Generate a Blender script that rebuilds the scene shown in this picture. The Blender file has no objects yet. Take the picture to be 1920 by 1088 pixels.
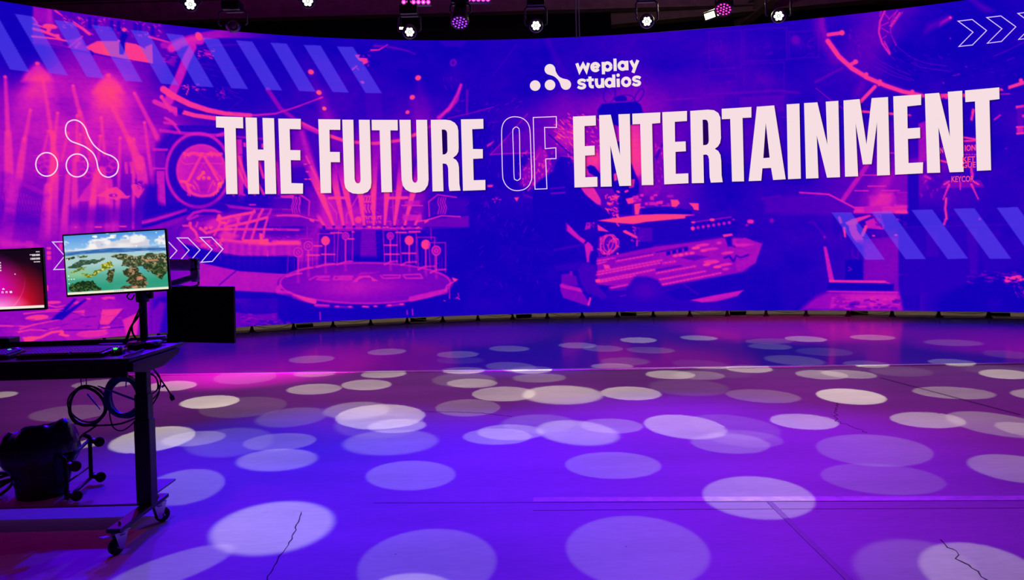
import bpy, bmesh, math, random
import numpy as np
from mathutils import Vector, Matrix, geometry
from math import radians as R
PI = math.pi
scene = bpy.context.scene; COL = scene.collection
# ---------------------------------------------------------------- camera model (eye 1.5 m above the floor, looking along +Y)
CF, CPITCH, CROLL, CPY, EYE = 1391.4, -.0185, .0267, 477.2, Vector((0, 0, 1.5))
_f = Vector((0, math.cos(CPITCH), math.sin(CPITCH))); _u = Vector((0, -math.sin(CPITCH), math.cos(CPITCH))); _x = Vector((1, 0, 0))
CX = _x * math.cos(CROLL) - _u * math.sin(CROLL); CU = _u * math.cos(CROLL) + _x * math.sin(CROLL)
def ray(px, py): return _f + CX * ((px - 960) / CF) + CU * ((CPY - py) / CF)
def floor_at(px, py, z=0.):
    d = ray(px, py); return EYE + d * ((z - EYE.z) / d.z)
def at_y(px, py, Y):
    d = ray(px, py); return EYE + d * (Y / d.y)
_M = np.array([CX, CU, _f])
def project(P):
    d = (np.asarray(P, float) - np.array(EYE)) @ _M.T
    return np.stack([960 + CF * d[..., 0] / d[..., 2], CPY - CF * d[..., 1] / d[..., 2]], -1)
cam = bpy.data.objects.new('camera', bpy.data.cameras.new('camera')); COL.objects.link(cam); scene.camera = cam
m = Matrix.Identity(4)
for i in range(3): m[i][0], m[i][1], m[i][2], m[i][3] = CX[i], CU[i], -_f[i], EYE[i]
cam.matrix_world = m; cam.data.sensor_fit = 'HORIZONTAL'; cam.data.sensor_width = 36; cam.data.lens = 36 * CF / 1920
cam.data.shift_y = -(544 - CPY) / 1920; cam.data.clip_end = 200
vs = scene.view_settings; vs.view_transform = 'Standard'; vs.look = 'None'; vs.exposure = 0; vs.gamma = 1; vs.use_curve_mapping = False
# ---------------------------------------------------------------- helpers
def lin(c): return tuple((v / 255 / 12.92 if v / 255 <= .04045 else ((v / 255 + .055) / 1.055) ** 2.4) for v in c[:3])
MATS = {}
def mat(name, rgb=(128,128,128), rough=.5, metal=0., spec=.5, noise=0., scale=40., bump=0., coat=0.):
    if name in MATS: return MATS[name]
    M = bpy.data.materials.new(name); M.use_nodes = True; nt = M.node_tree; b = nt.nodes['Principled BSDF']; c = (*lin(rgb), 1)
    b.inputs['Base Color'].default_value = c; b.inputs['Roughness'].default_value = rough; b.inputs['Metallic'].default_value = metal; b.inputs['Specular IOR Level'].default_value = spec; b.inputs['Coat Weight'].default_value = coat
    tc = nt.nodes.new('ShaderNodeTexCoord'); nz = nt.nodes.new('ShaderNodeTexNoise'); nz.inputs['Scale'].default_value = scale; nz.inputs['Detail'].default_value = 4
    nt.links.new(tc.outputs['Object'], nz.inputs['Vector'])
    if noise:
        r = nt.nodes.new('ShaderNodeValToRGB'); r.color_ramp.elements[0].position = .3; r.color_ramp.elements[1].position = .7
        r.color_ramp.elements[0].color = (*[v * (1 - noise) for v in c[:3]], 1); r.color_ramp.elements[1].color = (*[min(1, v * (1 + noise)) for v in c[:3]], 1)
        nt.links.new(nz.outputs['Fac'], r.inputs['Fac']); nt.links.new(r.outputs['Color'], b.inputs['Base Color'])
    if bump:
        bp = nt.nodes.new('ShaderNodeBump'); bp.inputs['Strength'].default_value = bump; bp.inputs['Distance'].default_value = .002
        nt.links.new(nz.outputs['Fac'], bp.inputs['Height']); nt.links.new(bp.outputs['Normal'], b.inputs['Normal'])
    MATS[name] = M; return M
def emit(name, rgb, s=1., attr=None):
    if name in MATS: return MATS[name]
    M = bpy.data.materials.new(name); M.use_nodes = True; nt = M.node_tree; nt.nodes.clear()
    o = nt.nodes.new('ShaderNodeOutputMaterial'); e = nt.nodes.new('ShaderNodeEmission'); e.inputs['Color'].default_value = (*lin(rgb), 1); e.inputs['Strength'].default_value = s
    if attr:
        a = nt.nodes.new('ShaderNodeAttribute'); a.attribute_name = attr; nt.links.new(a.outputs['Color'], e.inputs['Color'])
    nt.links.new(e.outputs[0], o.inputs[0])
    try: M.cycles.emission_sampling = 'NONE'
    except Exception: pass
    MATS[name] = M; return M
class MB:
    def __init__(s): s.b = bmesh.new()
    def box(s, c, size, rot=None, bev=0., seg=2):
        t = bmesh.new(); bmesh.ops.create_cube(t, size=1); bmesh.ops.scale(t, vec=Vector(size), verts=t.verts)
        if bev: bmesh.ops.bevel(t, geom=t.edges[:], offset=bev, segments=seg, affect='EDGES', profile=.6)
        M_ = Matrix.Translation(Vector(c)) @ (rot.to_4x4() if rot is not None else Matrix.Identity(4)); bmesh.ops.transform(t, matrix=M_, verts=t.verts); s.add(t); return s
    def add(s, t):
        me = bpy.data.meshes.new('tmp'); t.to_mesh(me); t.free(); s.b.from_mesh(me); bpy.data.meshes.remove(me)
    def tube(s, pts, r, n=8, closed=False, smooth=0):
        P = [Vector(p) for p in pts]
        if smooth: P = catmull(P, smooth, closed)
        t = bmesh.new(); rings = []; N = len(P); up = None
        for i, p in enumerate(P):
            a = P[i - 1] if i or closed else P[0]; b = P[(i + 1) % N] if i < N - 1 or closed else P[-1]
            d = (b - a).normalized() if (b - a).length > 1e-9 else Vector((0, 0, 1))
            if up is None: up = d.orthogonal().normalized()
            up = (up - d * up.dot(d)); up = up.normalized() if up.length > 1e-6 else d.orthogonal().normalized()
            w = d.cross(up); rr = r[i] if isinstance(r, (list, tuple)) else r
            rings.append([t.verts.new(p + (up * math.cos(2*PI*k/n) + w * math.sin(2*PI*k/n)) * rr) for k in range(n)])
        for i in range(N if closed else N - 1):
            A, B = rings[i], rings[(i + 1) % N]
            for k in range(n): t.faces.new((A[k], A[(k+1) % n], B[(k+1) % n], B[k]))
        if not closed: t.faces.new(rings[0][::-1]); t.faces.new(rings[-1])
        for f in t.faces: f.smooth = True
        s.add(t); return s
    def lathe(s, prof, M_=None, n=24, cap=True):
        t = bmesh.new(); rings = [[t.verts.new((r * math.cos(2*PI*k/n), r * math.sin(2*PI*k/n), z)) for k in range(n)] for r, z in prof]
        for A, B in zip(rings, rings[1:]):
            for k in range(n): f = t.faces.new((A[k], A[(k+1) % n], B[(k+1) % n], B[k])); f.smooth = True
        if cap: t.faces.new(rings[0][::-1]); t.faces.new(rings[-1])
        if M_ is not None: bmesh.ops.transform(t, matrix=M_, verts=t.verts)
        s.add(t); return s
    def prism(s, poly, M_, d):     # polygon in local xy, extruded to z = d
        t = bmesh.new(); a = [t.verts.new((x, y, 0)) for x, y in poly]; b = [t.verts.new((x, y, d)) for x, y in poly]; n = len(a)
        t.faces.new(a[::-1]); t.faces.new(b)
        for k in range(n): t.faces.new((a[k], a[(k+1) % n], b[(k+1) % n], b[k]))
        bmesh.ops.transform(t, matrix=M_, verts=t.verts); s.add(t); return s
    def build(s, name, m_, parent=None):
        bmesh.ops.recalc_face_normals(s.b, faces=s.b.faces); me = bpy.data.meshes.new(name); s.b.to_mesh(me); s.b.free()
        for q in (m_ if isinstance(m_, list) else [m_]): me.materials.append(q)
        return link(name, me, parent)
def link(name, data, parent=None):
    o = bpy.data.objects.new(name, data); COL.objects.link(o)
    if parent: o.parent = parent; o.matrix_parent_inverse = world(parent).inverted()
    return o
def world(o):
    w = o.matrix_basis.copy()
    return world(o.parent) @ o.matrix_parent_inverse @ w if o.parent else w
def tag(o, label, cat, group=None):
    o['label'] = label; o['category'] = cat
    if group: o['group'] = group
    return o
def thing(name, label, cat, loc=(0,0,0), group=None):
    o = bpy.data.objects.new(name, None); o.empty_display_size = .1; COL.objects.link(o); o.location = loc; return tag(o, label, cat, group)
def struct(o): o['kind'] = 'structure'; return o
def copy_tree(o, parent=None):
    c = o.copy(); COL.objects.link(c)
    if parent: c.parent = parent; c.matrix_parent_inverse = o.matrix_parent_inverse.copy()
    for ch in [q for q in o.children]: copy_tree(ch, c)
    return c
def catmull(P, k=6, closed=False):
    out = []; n = len(P); rng = range(n) if closed else range(n - 1)
    for i in rng:
        p0 = P[(i - 1) % n] if closed or i else P[0]; p1 = P[i]; p2 = P[(i + 1) % n]; p3 = P[(i + 2) % n] if closed or i + 2 < n else P[-1]
        for j in range(k):
            t = j / k; out.append(.5 * ((2*p1) + (p2 - p0)*t + (2*p0 - 5*p1 + 4*p2 - p3)*t*t + (3*p1 - p0 - 3*p2 + p3)*t**3))
    if not closed: out.append(P[-1])
    return out
def align(d, up=Vector((0, 0, 1))):      # rotation whose z axis is d
    return Vector(d).normalized().to_track_quat('Z', 'Y').to_matrix()
def TM(loc, rot=None): return Matrix.Translation(Vector(loc)) @ (rot.to_4x4() if rot is not None else Matrix.Identity(4))
def euler(x=0, y=0, z=0): return Matrix.Rotation(R(z), 3, 'Z') @ Matrix.Rotation(R(y), 3, 'Y') @ Matrix.Rotation(R(x), 3, 'X')
def grid_mesh(name, P, rgb=None, m_=None, parent=None):        # P: (h, w, 3) points; rgb: (h, w, 3) linear colours
    h, w = P.shape[:2]; me = bpy.data.meshes.new(name); i = np.arange(h * w).reshape(h, w)
    F = np.stack([i[:-1, :-1], i[:-1, 1:], i[1:, 1:], i[1:, :-1]], -1).reshape(-1, 4); nf = len(F)
    me.vertices.add(h * w); me.vertices.foreach_set('co', P.reshape(-1).astype(np.float32)); me.loops.add(nf * 4); me.loops.foreach_set('vertex_index', F.reshape(-1).astype(np.int32))
    me.polygons.add(nf); me.polygons.foreach_set('loop_start', np.arange(0, nf * 4, 4, dtype=np.int32)); me.polygons.foreach_set('loop_total', np.full(nf, 4, dtype=np.int32))
    me.update(calc_edges=True)
    if rgb is not None:
        a = me.color_attributes.new('picture', 'FLOAT_COLOR', 'POINT'); c = np.ones((h * w, 4), np.float32); c[:, :3] = rgb.reshape(-1, 3); a.data.foreach_set('color', c.reshape(-1))
    if m_: me.materials.append(m_)
    return link(name, me, parent)
def to_lin(a): return np.where(a <= .04045, a / 12.92, ((a + .055) / 1.055) ** 2.4)
# ---------------------------------------------------------------- LED content (drawn procedurally)
MX0, MY0, MW, MH = -60, -30, 2080, 700
class Canvas:
    def __init__(s):
        s.t = np.zeros((MH, MW)); s.tx = MX0 + np.arange(MW) + .5; s.ty = MY0 + np.arange(MH) + .5
    def box(s, x0, y0, x1, y1):
        a = max(0, int(x0 - MX0)); b = min(MW, int(x1 - MX0) + 2); c = max(0, int(y0 - MY0)); d = min(MH, int(y1 - MY0) + 2)
        return (a, b, c, d) if b > a and d > c else None
    def put(s, bx, m, t, mode):
        a, b, c, d = bx; v = s.t[c:d, a:b]
        if mode == 'add': v += t * m
        elif mode == 'max': np.maximum(v, t * m, out=v)
        elif mode == 'mul': v *= 1 - (1 - t) * m
        else: v += (t - v) * m
def sdf_poly(p, X, Y):
    p = np.asarray(p, float); d = np.full(X.shape, 1e18); ins = np.zeros(X.shape, bool)
    for (x0, y0), (x1, y1) in zip(p, np.roll(p, -1, 0)):
        ex, ey = x1 - x0, y1 - y0; l = ex * ex + ey * ey + 1e-12
        h = np.clip(((X - x0) * ex + (Y - y0) * ey) / l, 0, 1)
        np.minimum(d, (X - x0 - h * ex) ** 2 + (Y - y0 - h * ey) ** 2, out=d)
        if y0 != y1:
            c = (Y >= min(y0, y1)) & (Y < max(y0, y1)) & (X < x0 + (Y - y0) * ex / (ey if ey else 1e-9))
            ins ^= c
    d = np.sqrt(d)
    return np.where(ins, -d, d)
CV = None
CROPS = dict(A=(0,130,3.628), B=(290,60,6.044), C=(290,230,5.439), D=(330,360,5.439), E=(520,340,4.186), F=(840,60,3.024), G=(1060,140,3.75),
             H=(1040,390,4.8), I=(1380,280,3.508), J=(1680,180,2.654), K=(1530,0,4.923), L=(980,90,8.), N=(0,0,9.6), O=(0,0,3.4), P=(440,0,3.4),
             Q=(880,0,3.4), R=(1320,0,3.2), S=(0,300,3.2), T=(440,300,3.2), U=(880,300,3.2), V=(1400,300,3.2), W=(0,600,5.441), X=(0,410,4.029), _=(0,0,1.),
             a=(400,200,6.045), b=(590,200,6.045), c=(770,200,6.045), d=(930,200,6.045), e=(1120,180,6.043), f=(1390,160,5.725), g=(1640,150,5.725))
def cp(k, pts):
    x, y, s = CROPS[k]; return [(x + p[0] / s, y + p[1] / s) for p in pts]
def poly(k, pts, t, a=1., f=1., mode='mix'):
    p = cp(k, pts); xs = [q[0] for q in p]; ys = [q[1] for q in p]; g = f + 1
    bx = CV.box(min(xs) - g, min(ys) - g, max(xs) + g, max(ys) + g)
    if not bx: return
    X, Y = np.meshgrid(CV.tx[bx[0]:bx[1]], CV.ty[bx[2]:bx[3]])
    CV.put(bx, a * np.clip(.5 - sdf_poly(p, X, Y) / f, 0, 1), t, mode)
def line(k, pts, w, t, a=1., f=1., mode='mix', w1=None, t1=None, fade=0):
    p = cp(k, pts); w1 = w if w1 is None else w1; n = len(p) - 1
    g = max(w, w1) + f + 1; xs = [q[0] for q in p]; ys = [q[1] for q in p]
    bx = CV.box(min(xs) - g, min(ys) - g, max(xs) + g, max(ys) + g)
    if not bx: return
    X, Y = np.meshgrid(CV.tx[bx[0]:bx[1]], CV.ty[bx[2]:bx[3]]); M = np.zeros(X.shape)
    for i in range(n):
        (x0, y0), (x1, y1) = p[i], p[i + 1]; ex, ey = x1 - x0, y1 - y0
        h = np.clip(((X - x0) * ex + (Y - y0) * ey) / (ex * ex + ey * ey + 1e-9), 0, 1)
        d = np.hypot(X - x0 - h * ex, Y - y0 - h * ey); u = (i + h) / n
        m = np.clip(.5 - (d - (w + (w1 - w) * u) / 2) / f, 0, 1)
        if fade: m = m * (np.clip((1 - u) / fade, 0, 1) if fade > 0 else np.clip(u / -fade, 0, 1))
        np.maximum(M, m, out=M)
    CV.put(bx, a * M, t, mode)
def ell(k, cx, cy, rx, ry, t, a=1., f=1., rot=0., mode='mix', ring=None):
    x, y, s = CROPS[k]; cx, cy, rx, ry = x + cx / s, y + cy / s, rx / s, ry / s; R = max(rx, ry) + f + 2
    bx = CV.box(cx - R, cy - R, cx + R, cy + R)
    if not bx: return
    X, Y = np.meshgrid(CV.tx[bx[0]:bx[1]] - cx, CV.ty[bx[2]:bx[3]] - cy); co, si = math.cos(rot), math.sin(rot)
    u, v = X * co + Y * si, -X * si + Y * co; q = np.sqrt((u / rx) ** 2 + (v / ry) ** 2) + 1e-6
    g = np.sqrt((u / rx ** 2) ** 2 + (v / ry ** 2) ** 2) / q + 1e-9; d = (q - 1) / g
    if ring: d = np.abs(d) - ring / 2
    CV.put(bx, a * np.clip(.5 - d / f, 0, 1), t, mode)
def glow(k, cx, cy, rx, ry, t, a=1., rot=0., mode='add', p=2.):
    x, y, s = CROPS[k]; cx, cy, rx, ry = x + cx / s, y + cy / s, rx / s, ry / s; R = 2.4 * max(rx, ry)
    bx = CV.box(cx - R, cy - R, cx + R, cy + R)
    if not bx: return
    X, Y = np.meshgrid(CV.tx[bx[0]:bx[1]] - cx, CV.ty[bx[2]:bx[3]] - cy); co, si = math.cos(rot), math.sin(rot)
    u, v = X * co + Y * si, -X * si + Y * co
    CV.put(bx, a * np.exp(-((u / rx) ** 2 + (v / ry) ** 2) ** (p / 2)), t, mode)
def specks(k, x0, y0, x1, y1, n, t, seed, ln=6, w=1.2, ang=(0, 3.14), a=.8, tv=.3):
    rs = random.Random(seed)
    for _ in range(n):
        x, y = rs.uniform(x0, x1), rs.uniform(y0, y1); an = rs.uniform(*ang); l = ln * rs.uniform(.3, 1.3); sc = CROPS[k][2]
        line(k, [(x, y), (x + l * sc * math.cos(an), y + l * sc * math.sin(an))], w * rs.uniform(.6, 1.4), t + rs.uniform(-tv, tv), a)
def blur(A, r):
    for ax in (0, 1):
        k = np.exp(-np.linspace(-2.2, 2.2, 2 * r + 1) ** 2 / 1.5); k /= k.sum()
        pad = [(0, 0), (0, 0)]; pad[ax] = (r, r); B = np.pad(A, pad, mode='edge'); out = np.zeros_like(A)
        for i, w in enumerate(k): out += w * (B[i:i + A.shape[0]] if ax == 0 else B[:, i:i + A.shape[1]])
        A = out
    return A
def vnoise(seed, cell, h=None, w=None):
    h = h or MH; w = w or MW; r = np.random.RandomState(seed); gh, gw = int(h / cell[1]) + 3, int(w / cell[0]) + 3; G = r.rand(gh, gw)
    yy = np.arange(h) / cell[1]; xx = np.arange(w) / cell[0]; yi = yy.astype(int); xi = xx.astype(int); fy = (yy - yi)[:, None]; fx = (xx - xi)[None]
    fy = fy * fy * (3 - 2 * fy); fx = fx * fx * (3 - 2 * fx)
    g = lambda a, b: G[np.ix_(yi + a, xi + b)]
    return (g(0,0)*(1-fx)+g(0,1)*fx)*(1-fy)+(g(1,0)*(1-fx)+g(1,1)*fx)*fy
BASE = [(20,60,.02),(-40,60,.02),(30,110,.06),(-40,200,.5),(50,200,.6),(20,300,.64),(120,180,.58),(120,260,.72),(250,260,.72),(215,200,.68),(300,200,.44),(60,380,.45),(160,400,.55),
 (230,390,.4),(290,300,.5),(280,380,.2),(300,420,.35),(30,450,.5),(-40,450,.5),(20,480,.6),(-40,600,.45),(60,560,.5),(200,600,.6),(60,640,.6),(150,590,.58),(250,560,.45),(330,170,.1),(420,150,.05),(400,70,.1),
 (500,100,.06),(600,80,.02),(700,70,.03),(620,200,.2),(590,130,.12),(560,190,.15),(700,200,.12),(780,120,.03),(860,150,.08),(840,90,.03),(560,250,.22),(510,250,.2),(520,300,.35),(540,340,.15),(700,270,.5),(780,260,.3),(820,280,.2),(880,250,.06),
 (330,320,.1),(390,440,.5),(450,460,.6),(500,420,.45),(480,375,.12),(400,480,.3),(400,520,.6),(460,520,.6),(480,560,.1),(420,600,.12),(440,590,.1),(560,590,.06),(700,598,.0),(860,560,.03),(900,450,.02),(900,350,.06),
 (960,300,.08),(1000,260,.28),(1000,450,.02),(1000,570,.0),(1080,500,.05),(1150,250,.5),(1060,220,.4),(1100,140,.1),(1000,130,.03),(1250,100,.1),(1200,190,.32),(1230,260,.45),(1240,330,.35),(1300,200,.27),(1350,120,.15),
 (1290,300,.2),(1400,120,.16),(1400,250,.22),(1350,330,.04),(1450,350,.14),(1500,430,.13),(1480,520,.06),(1300,560,.12),(1440,560,.03),(1560,150,.12),(1600,250,.08),(1600,330,.3),(1650,360,.45),(1690,320,.3),
 (1740,250,.1),(1740,330,.25),(1720,430,.05),(1680,470,.3),(1620,480,.12),(1650,520,.25),(1560,560,.18),(1500,580,.05),(1640,575,.5),(1750,500,.08),(1850,470,.08),(1800,570,.0),(1900,560,.02),(1960,560,.02),(1900,300,.12),(1850,250,.05),(1900,220,.14),
 (1700,100,.02),(1640,60,.25),(1610,90,.25),(1560,60,.12),(1800,60,.0),(1900,120,.03),(1960,100,.03),(1500,80,.06),(1450,80,.05),(1960,420,.1),(1980,250,.1)]
def beams(k, L, t, a=.8, f=3, mode='max'):
    for (x0, y0, x1, y1, w0, w1) in L:
        line(k, [(x0, y0), (x1, y1)], w0, t, a, max(f, 1), 'mix', w1)
def duo(t):
    st = np.array([-.3, 0., .12, .28, .5, .72, .95, 1.15, 1.4])
    R = np.array([8, 18, 42, 84, 142, 206, 248, 255, 255.]); G = np.array([0, 0, 0, 0, 5, 24, 52, 70, 120.]); B = np.array([158, 186, 190, 190, 190, 188, 150, 118, 130.])
    return np.stack([np.interp(t, st, c) / 255 for c in (R, G, B)], -1)
def paint_mural():
    global CV
    CV = Canvas()
    # broad light and dark of the montage: scattered tone samples, smoothed
    q = 8; gx = MX0 + np.arange(0, MW, q); gy = MY0 + np.arange(0, MH, q); X, Y = np.meshgrid(gx, gy); num = 0; den = 0
    for x, y, t in BASE:
        w = 1 / (((X - x) ** 2 + (Y - y) ** 2) + 120) ** 1.8; num = num + w * t; den = den + w
    L = num / den
    CV.t[:] = blur(np.kron(L, np.ones((q, q)))[:MH, :MW], 9)
    CV.t += (vnoise(3, (60, 25)) - .5) * .07 + (vnoise(4, (14, 9)) - .5) * .04
    # ---------------- far left concert: brick wall, haze cones, beams
    for j in range(16):
        for i in range(9):
            x = 60 + i * 27 + (j % 2) * 13; y = 128 + j * 9.5
            line('_', [(x, y - x * .005), (x + 17, y + 1.5)], 1.1, .12 if (i + j) % 3 else .3, .16)
    for cx, cy in ((70, 119), (203, 141)):
        for i in range(14):
            u = i / 13
            poly('_', [(cx - 4, cy), (cx + 4, cy), (cx + 26 + 30 * u, cy + 46 + 95 * u), (cx - 26 - 30 * u, cy + 46 + 95 * u)], .2, .085 * (1 - .4 * u), 24, 'add')
        poly('_', [(cx, cy-2), (cx+4, cy), (cx+24, cy+20), (cx+30, cy+34), (cx-30, cy+34), (cx-24, cy+20), (cx-4, cy)], .96, .62, 9); glow('_', cx, cy + 36, 44, 26, .2); ell('_', cx, cy, 4, 3, 1.0, 1, 2)
    poly('_', [(335, 160), (262, 330), (338, 330), (355, 165)], .2, .5, 40, 'add')
    B1 = [(10,146,13,280,5,7),(80,121,12,0,0,0)]
    for x0, y0, x1, y1, w0, w1 in [(10,146,15,250,6,9),(15,250,20,420,13,24),(82,155,98,260,5,8),(98,250,104,330,9,12),(104,290,96,420,13,24),(137,163,150,215,6,7),(150,210,190,330,7,17),(190,320,200,400,16,26),
             (196,170,243,265,6,10),(243,262,262,310,12,18),(262,300,272,345,18,22),(253,176,297,262,6,9),(304,182,330,214,5,7),(57,207,46,262,5,7),(46,262,28,350,10,18),(28,340,8,430,18,26),
             (108,213,102,262,5,7),(102,256,90,360,8,15),(90,350,82,430,14,24),(145,218,143,300,5,6),(190,222,196,290,5,6),(91,247,80,290,3,4),(127,250,116,300,3,4),(151,253,146,300,4,5),(188,256,184,300,4,5),
             (225,260,221,370,4,7),(251,261,250,400,4,8),(271,230,288,330,4,7),(184,320,165,420,10,16),(140,300,140,420,8,18),(128,330,118,430,10,16),(178,330,168,400,9,15),(205,340,205,430,12,20),(222,360,215,430,8,14)]:
        line('_', [(x0, y0), (x1, y1 + (30 if y1 > 320 else 0))], w0, 1.0, .62, 4, 'mix', w1, fade=.5 if y1 > 320 else 0)
    for x, y in [(10,144),(81,153),(137,161),(196,168),(252,175),(303,181),(57,207),(108,212),(145,217),(190,221),(91,246),(127,250),(151,252),(188,255),(225,259),(251,261),(271,230)]:
        ell('_', x, y, 3, 3, .98, .9, 1.5)
    # left balcony with slats and the set pieces under the beams
    poly('A', [(0,700),(60,700),(310,860),(300,1000),(0,930)], .3, .35, 6)
    poly('A', [(110,740),(340,850),(335,885),(100,770)], .66, .5, 4)
    for i in range(15):
        line('A', [(30 + i * 19, 800 + i * 7), (10 + i * 19, 930 + i * 5)], 2, .75, .4)
    poly('A', [(0,930),(300,1000),(270,1088),(0,1088)], .12, .55, 30)
    for x in (845, 880, 915, 950): poly('A', [(x,630),(x+22,630),(x+25,710),(x+10,712)], .9, .75, 1)
    for i, (x, y) in enumerate([(280,610),(330,640),(300,680),(560,610),(600,640),(560,700),(600,720),(760,600),(770,650),(740,680)]):
        ell('A', x, y, 26, 22, .9, .45, 1.5, ring=2.5)
    specks('A', 230, 580, 390, 740, 20, .9, 5, 7, 1.6, (0, .4), .5); specks('A', 530, 600, 640, 720, 16, .9, 6, 7, 2, (0, 1.6), .5)
    poly('A', [(650,860),(690,845),(730,815),(790,800),(830,830),(860,862),(890,858),(870,880),(820,878),(790,892),(760,880),(700,870)], .97, .9, 1.2)
    ell('A', 770, 858, 30, 12, .5, .9, 1.2); ell('A', 775, 858, 9, 9, 1., .9, 1.2)
    poly('A', [(520,900),(650,720),(650,895)], .95, .55, 2); ell('A', 590, 850, 28, 40, .7, .6, 2)
    poly('A', [(890,790),(920,780),(985,815),(940,880),(910,850)], .95, .8, 1.2); specks('A', 900, 740, 980, 810, 14, .1, 7, 5, 1.6, (0, 3), .7)
    line('A', [(912,500),(905,1080)], 4.5, .9, .6, 2)
    for x in (540, 557, 574, 591, 820, 838, 856, 874): line('A', [(x, 940), (x + 2, 1010)], 2, .75, .45)
    poly('_', [(130,388),(262,388),(262,418),(130,418)], .12, .45, 14); poly('_', [(184,383),(206,383),(206,418),(184,418)], .12, .3, 6)
    line('A', [(648,1073),(690,1073)], 2.6, .95); line('A', [(815,1070),(855,1070)], 2.6, .95); ell('A', 515, 1075, 6, 5, .95)
    # magenta floor of broken plates, lower left
    poly('X', [(330,180),(480,180),(480,640),(330,640)], .5, .35, 30)
    for x, y, w, h in [(370,225,28,16),(368,260,30,26),(370,296,30,30),(455,215,24,50),(352,525,22,44)]:
        poly('X', [(x-w/2,y-h/2),(x+w/2,y-h/2),(x+w/2,y+h/2),(x-w/2,y+h/2)], .95, .9, 1.2)
    for x in (345, 390, 425, 448): line('X', [(x, 200), (x + 4, 480)], 3, .3, .35, 2)
    poly('X', [(0,150),(250,190),(310,215),(0,220)], .85, .6, 10); poly('X', [(195,165),(250,170),(250,222),(195,222)], .75, .6, 2)
    poly('_', [(0,590),(330,560),(330,648),(0,648)], .55, .3, 30)
    ell('X', 400, 634, 62, 11, 1.0, .9, 1.5, -.05); ell('X', 280, 748, 88, 20, 1.0, .95, 1.5, -.08); ell('W', 940, 140, 160, 36, 1.1, .95, 1.5, -.06)
    poly('W', [(990,110),(1050,75),(1120,65),(1125,80),(1100,100),(1060,120)], 1.05, .9, 1)
    poly('X', [(380,765),(560,605),(580,608),(500,700),(640,610),(660,612),(470,765)], .02, .95, 2)
    poly('X', [(470,770),(760,690),(740,835),(470,840)], .6, .7, 3); poly('X', [(760,690),(930,680),(820,800),(745,800)], .95, .9, 2)
    poly('X', [(930,690),(967,660),(967,800),(830,805)], .5, .8, 3); poly('X', [(500,840),(760,850),(967,820),(967,930),(500,930)], .68, .6, 3)
    for L_ in ([(0,810),(200,815),(420,770)],[(150,835),(260,800),(450,765)],[(140,858),(230,840),(340,845),(445,822)],[(180,720),(300,705),(470,700)],[(360,655),(430,670),(495,655)],[(350,690),(420,690),(480,680)]):
        line('X', L_, 3.2, .93, .9, 1, 'mix', 1.2)
    line('X', [(210,900),(300,900),(390,860),(470,850),(480,880),(520,885)], 5, 1.05, .95, 1, 'mix', 3); poly('X', [(170,895),(250,900),(330,890),(230,935),(195,950)], 1.05, .95, 1.5)
    poly('X', [(440,880),(470,845),(485,850),(480,880),(525,880),(505,895)], 1.05, .95, 1)
    line('X', [(480,845),(740,840),(960,815)], 2.2, .1, .6); line('X', [(745,835),(765,690)], 2, .15, .6); line('X', [(830,800),(930,690)], 2, .15, .6)
    for p_ in ([(545,705),(640,690),(640,735),(590,720)],[(555,640),(580,625),(600,630),(575,650)],[(760,600),(800,590),(865,590),(865,612),(820,605),(790,615)],[(650,600),(690,600),(680,615),(655,612)]): poly('X', p_, .95, .85, 1.2)
    specks('_', 0, 585, 330, 645, 30, .85, 9, 12, 1.4, (-.25, .1), .45); specks('_', 0, 585, 330, 645, 25, .15, 10, 14, 1.6, (-.3, .2), .4)
    # strip around the pole and the dark monitor
    poly('_', [(285,560),(345,540),(345,640),(285,640)], .05, .8, 16); poly('_', [(230,600),(262,585),(255,640),(240,640)], .95, .75, 3); poly('_', [(285,585),(300,565),(310,570),(296,640),(285,640)], .55, .6, 6)
    poly('_', [(440,585),(470,590),(520,588),(530,605),(500,600),(470,612),(440,612)], .45, .7, 3); specks('_', 442, 588, 540, 618, 42, .5, 12, 9, 2.4, (-.3, .3), .7, .15)
    specks('_', 442, 590, 520, 618, 14, .05, 13, 8, 2, (-.4, .6), .7, .05)
    # ---------------- inset stage picture at upper left
    poly('N', [(597,115),(980,175),(1130,205),(1130,800),(1500,940),(590,790)], .5, .75, 1.5); poly('N', [(597,115),(960,170),(960,430),(600,390)], .56, .8, 6); poly('N', [(860,160),(950,172),(940,420),(840,420)], .68, .8, 10)
    poly('O', [(330,60),(640,105),(1030,155),(1080,290),(1090,420),(560,330),(470,300),(400,230),(340,130)], .3, .8, 4)
    ell('N', 900, 475, 130, 42, 1.05, 1, 1.5, .12); poly('N', [(850,515),(930,520),(890,590),(830,590)], .98, 1, 1.5)
    line('N', [(610,430),(720,470),(850,510),(1010,500)], 2.6, .95); line('N', [(600,520),(720,545),(850,590),(980,640),(1050,640)], 5, .98, 1, 1.2); poly('N', [(1000,630),(1060,640),(1100,700),(1220,730),(1150,745),(1010,700)], 1., 1, 1.5)
    line('N', [(575,655),(840,680),(1010,700),(1210,740)], 4, .98, 1, 1.2, 'mix', 2); line('N', [(590,320),(680,420),(610,440)], 3, .9, .8)
    line('N', [(1000,195),(1130,290)], 4, .95, .9, 1.5, 'mix', 1.5); line('N', [(1330,400),(1480,500),(1620,620)], 3, 1., .9); line('N', [(1330,440),(1470,520),(1600,625)], 2.4, 1., .8); line('N', [(1510,510),(1660,620)], 2, .95, .7)
    specks('N', 1150, 330, 1320, 500, 16, .9, 14, 4, 1.4, (0, 3), .8); specks('O', 400, 100, 620, 190, 26, .85, 15, 5, 1.6, (0, 3), .7); specks('O', 620, 110, 1030, 230, 60, .75, 16, 5, 2, (0, 3), .7)
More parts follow.
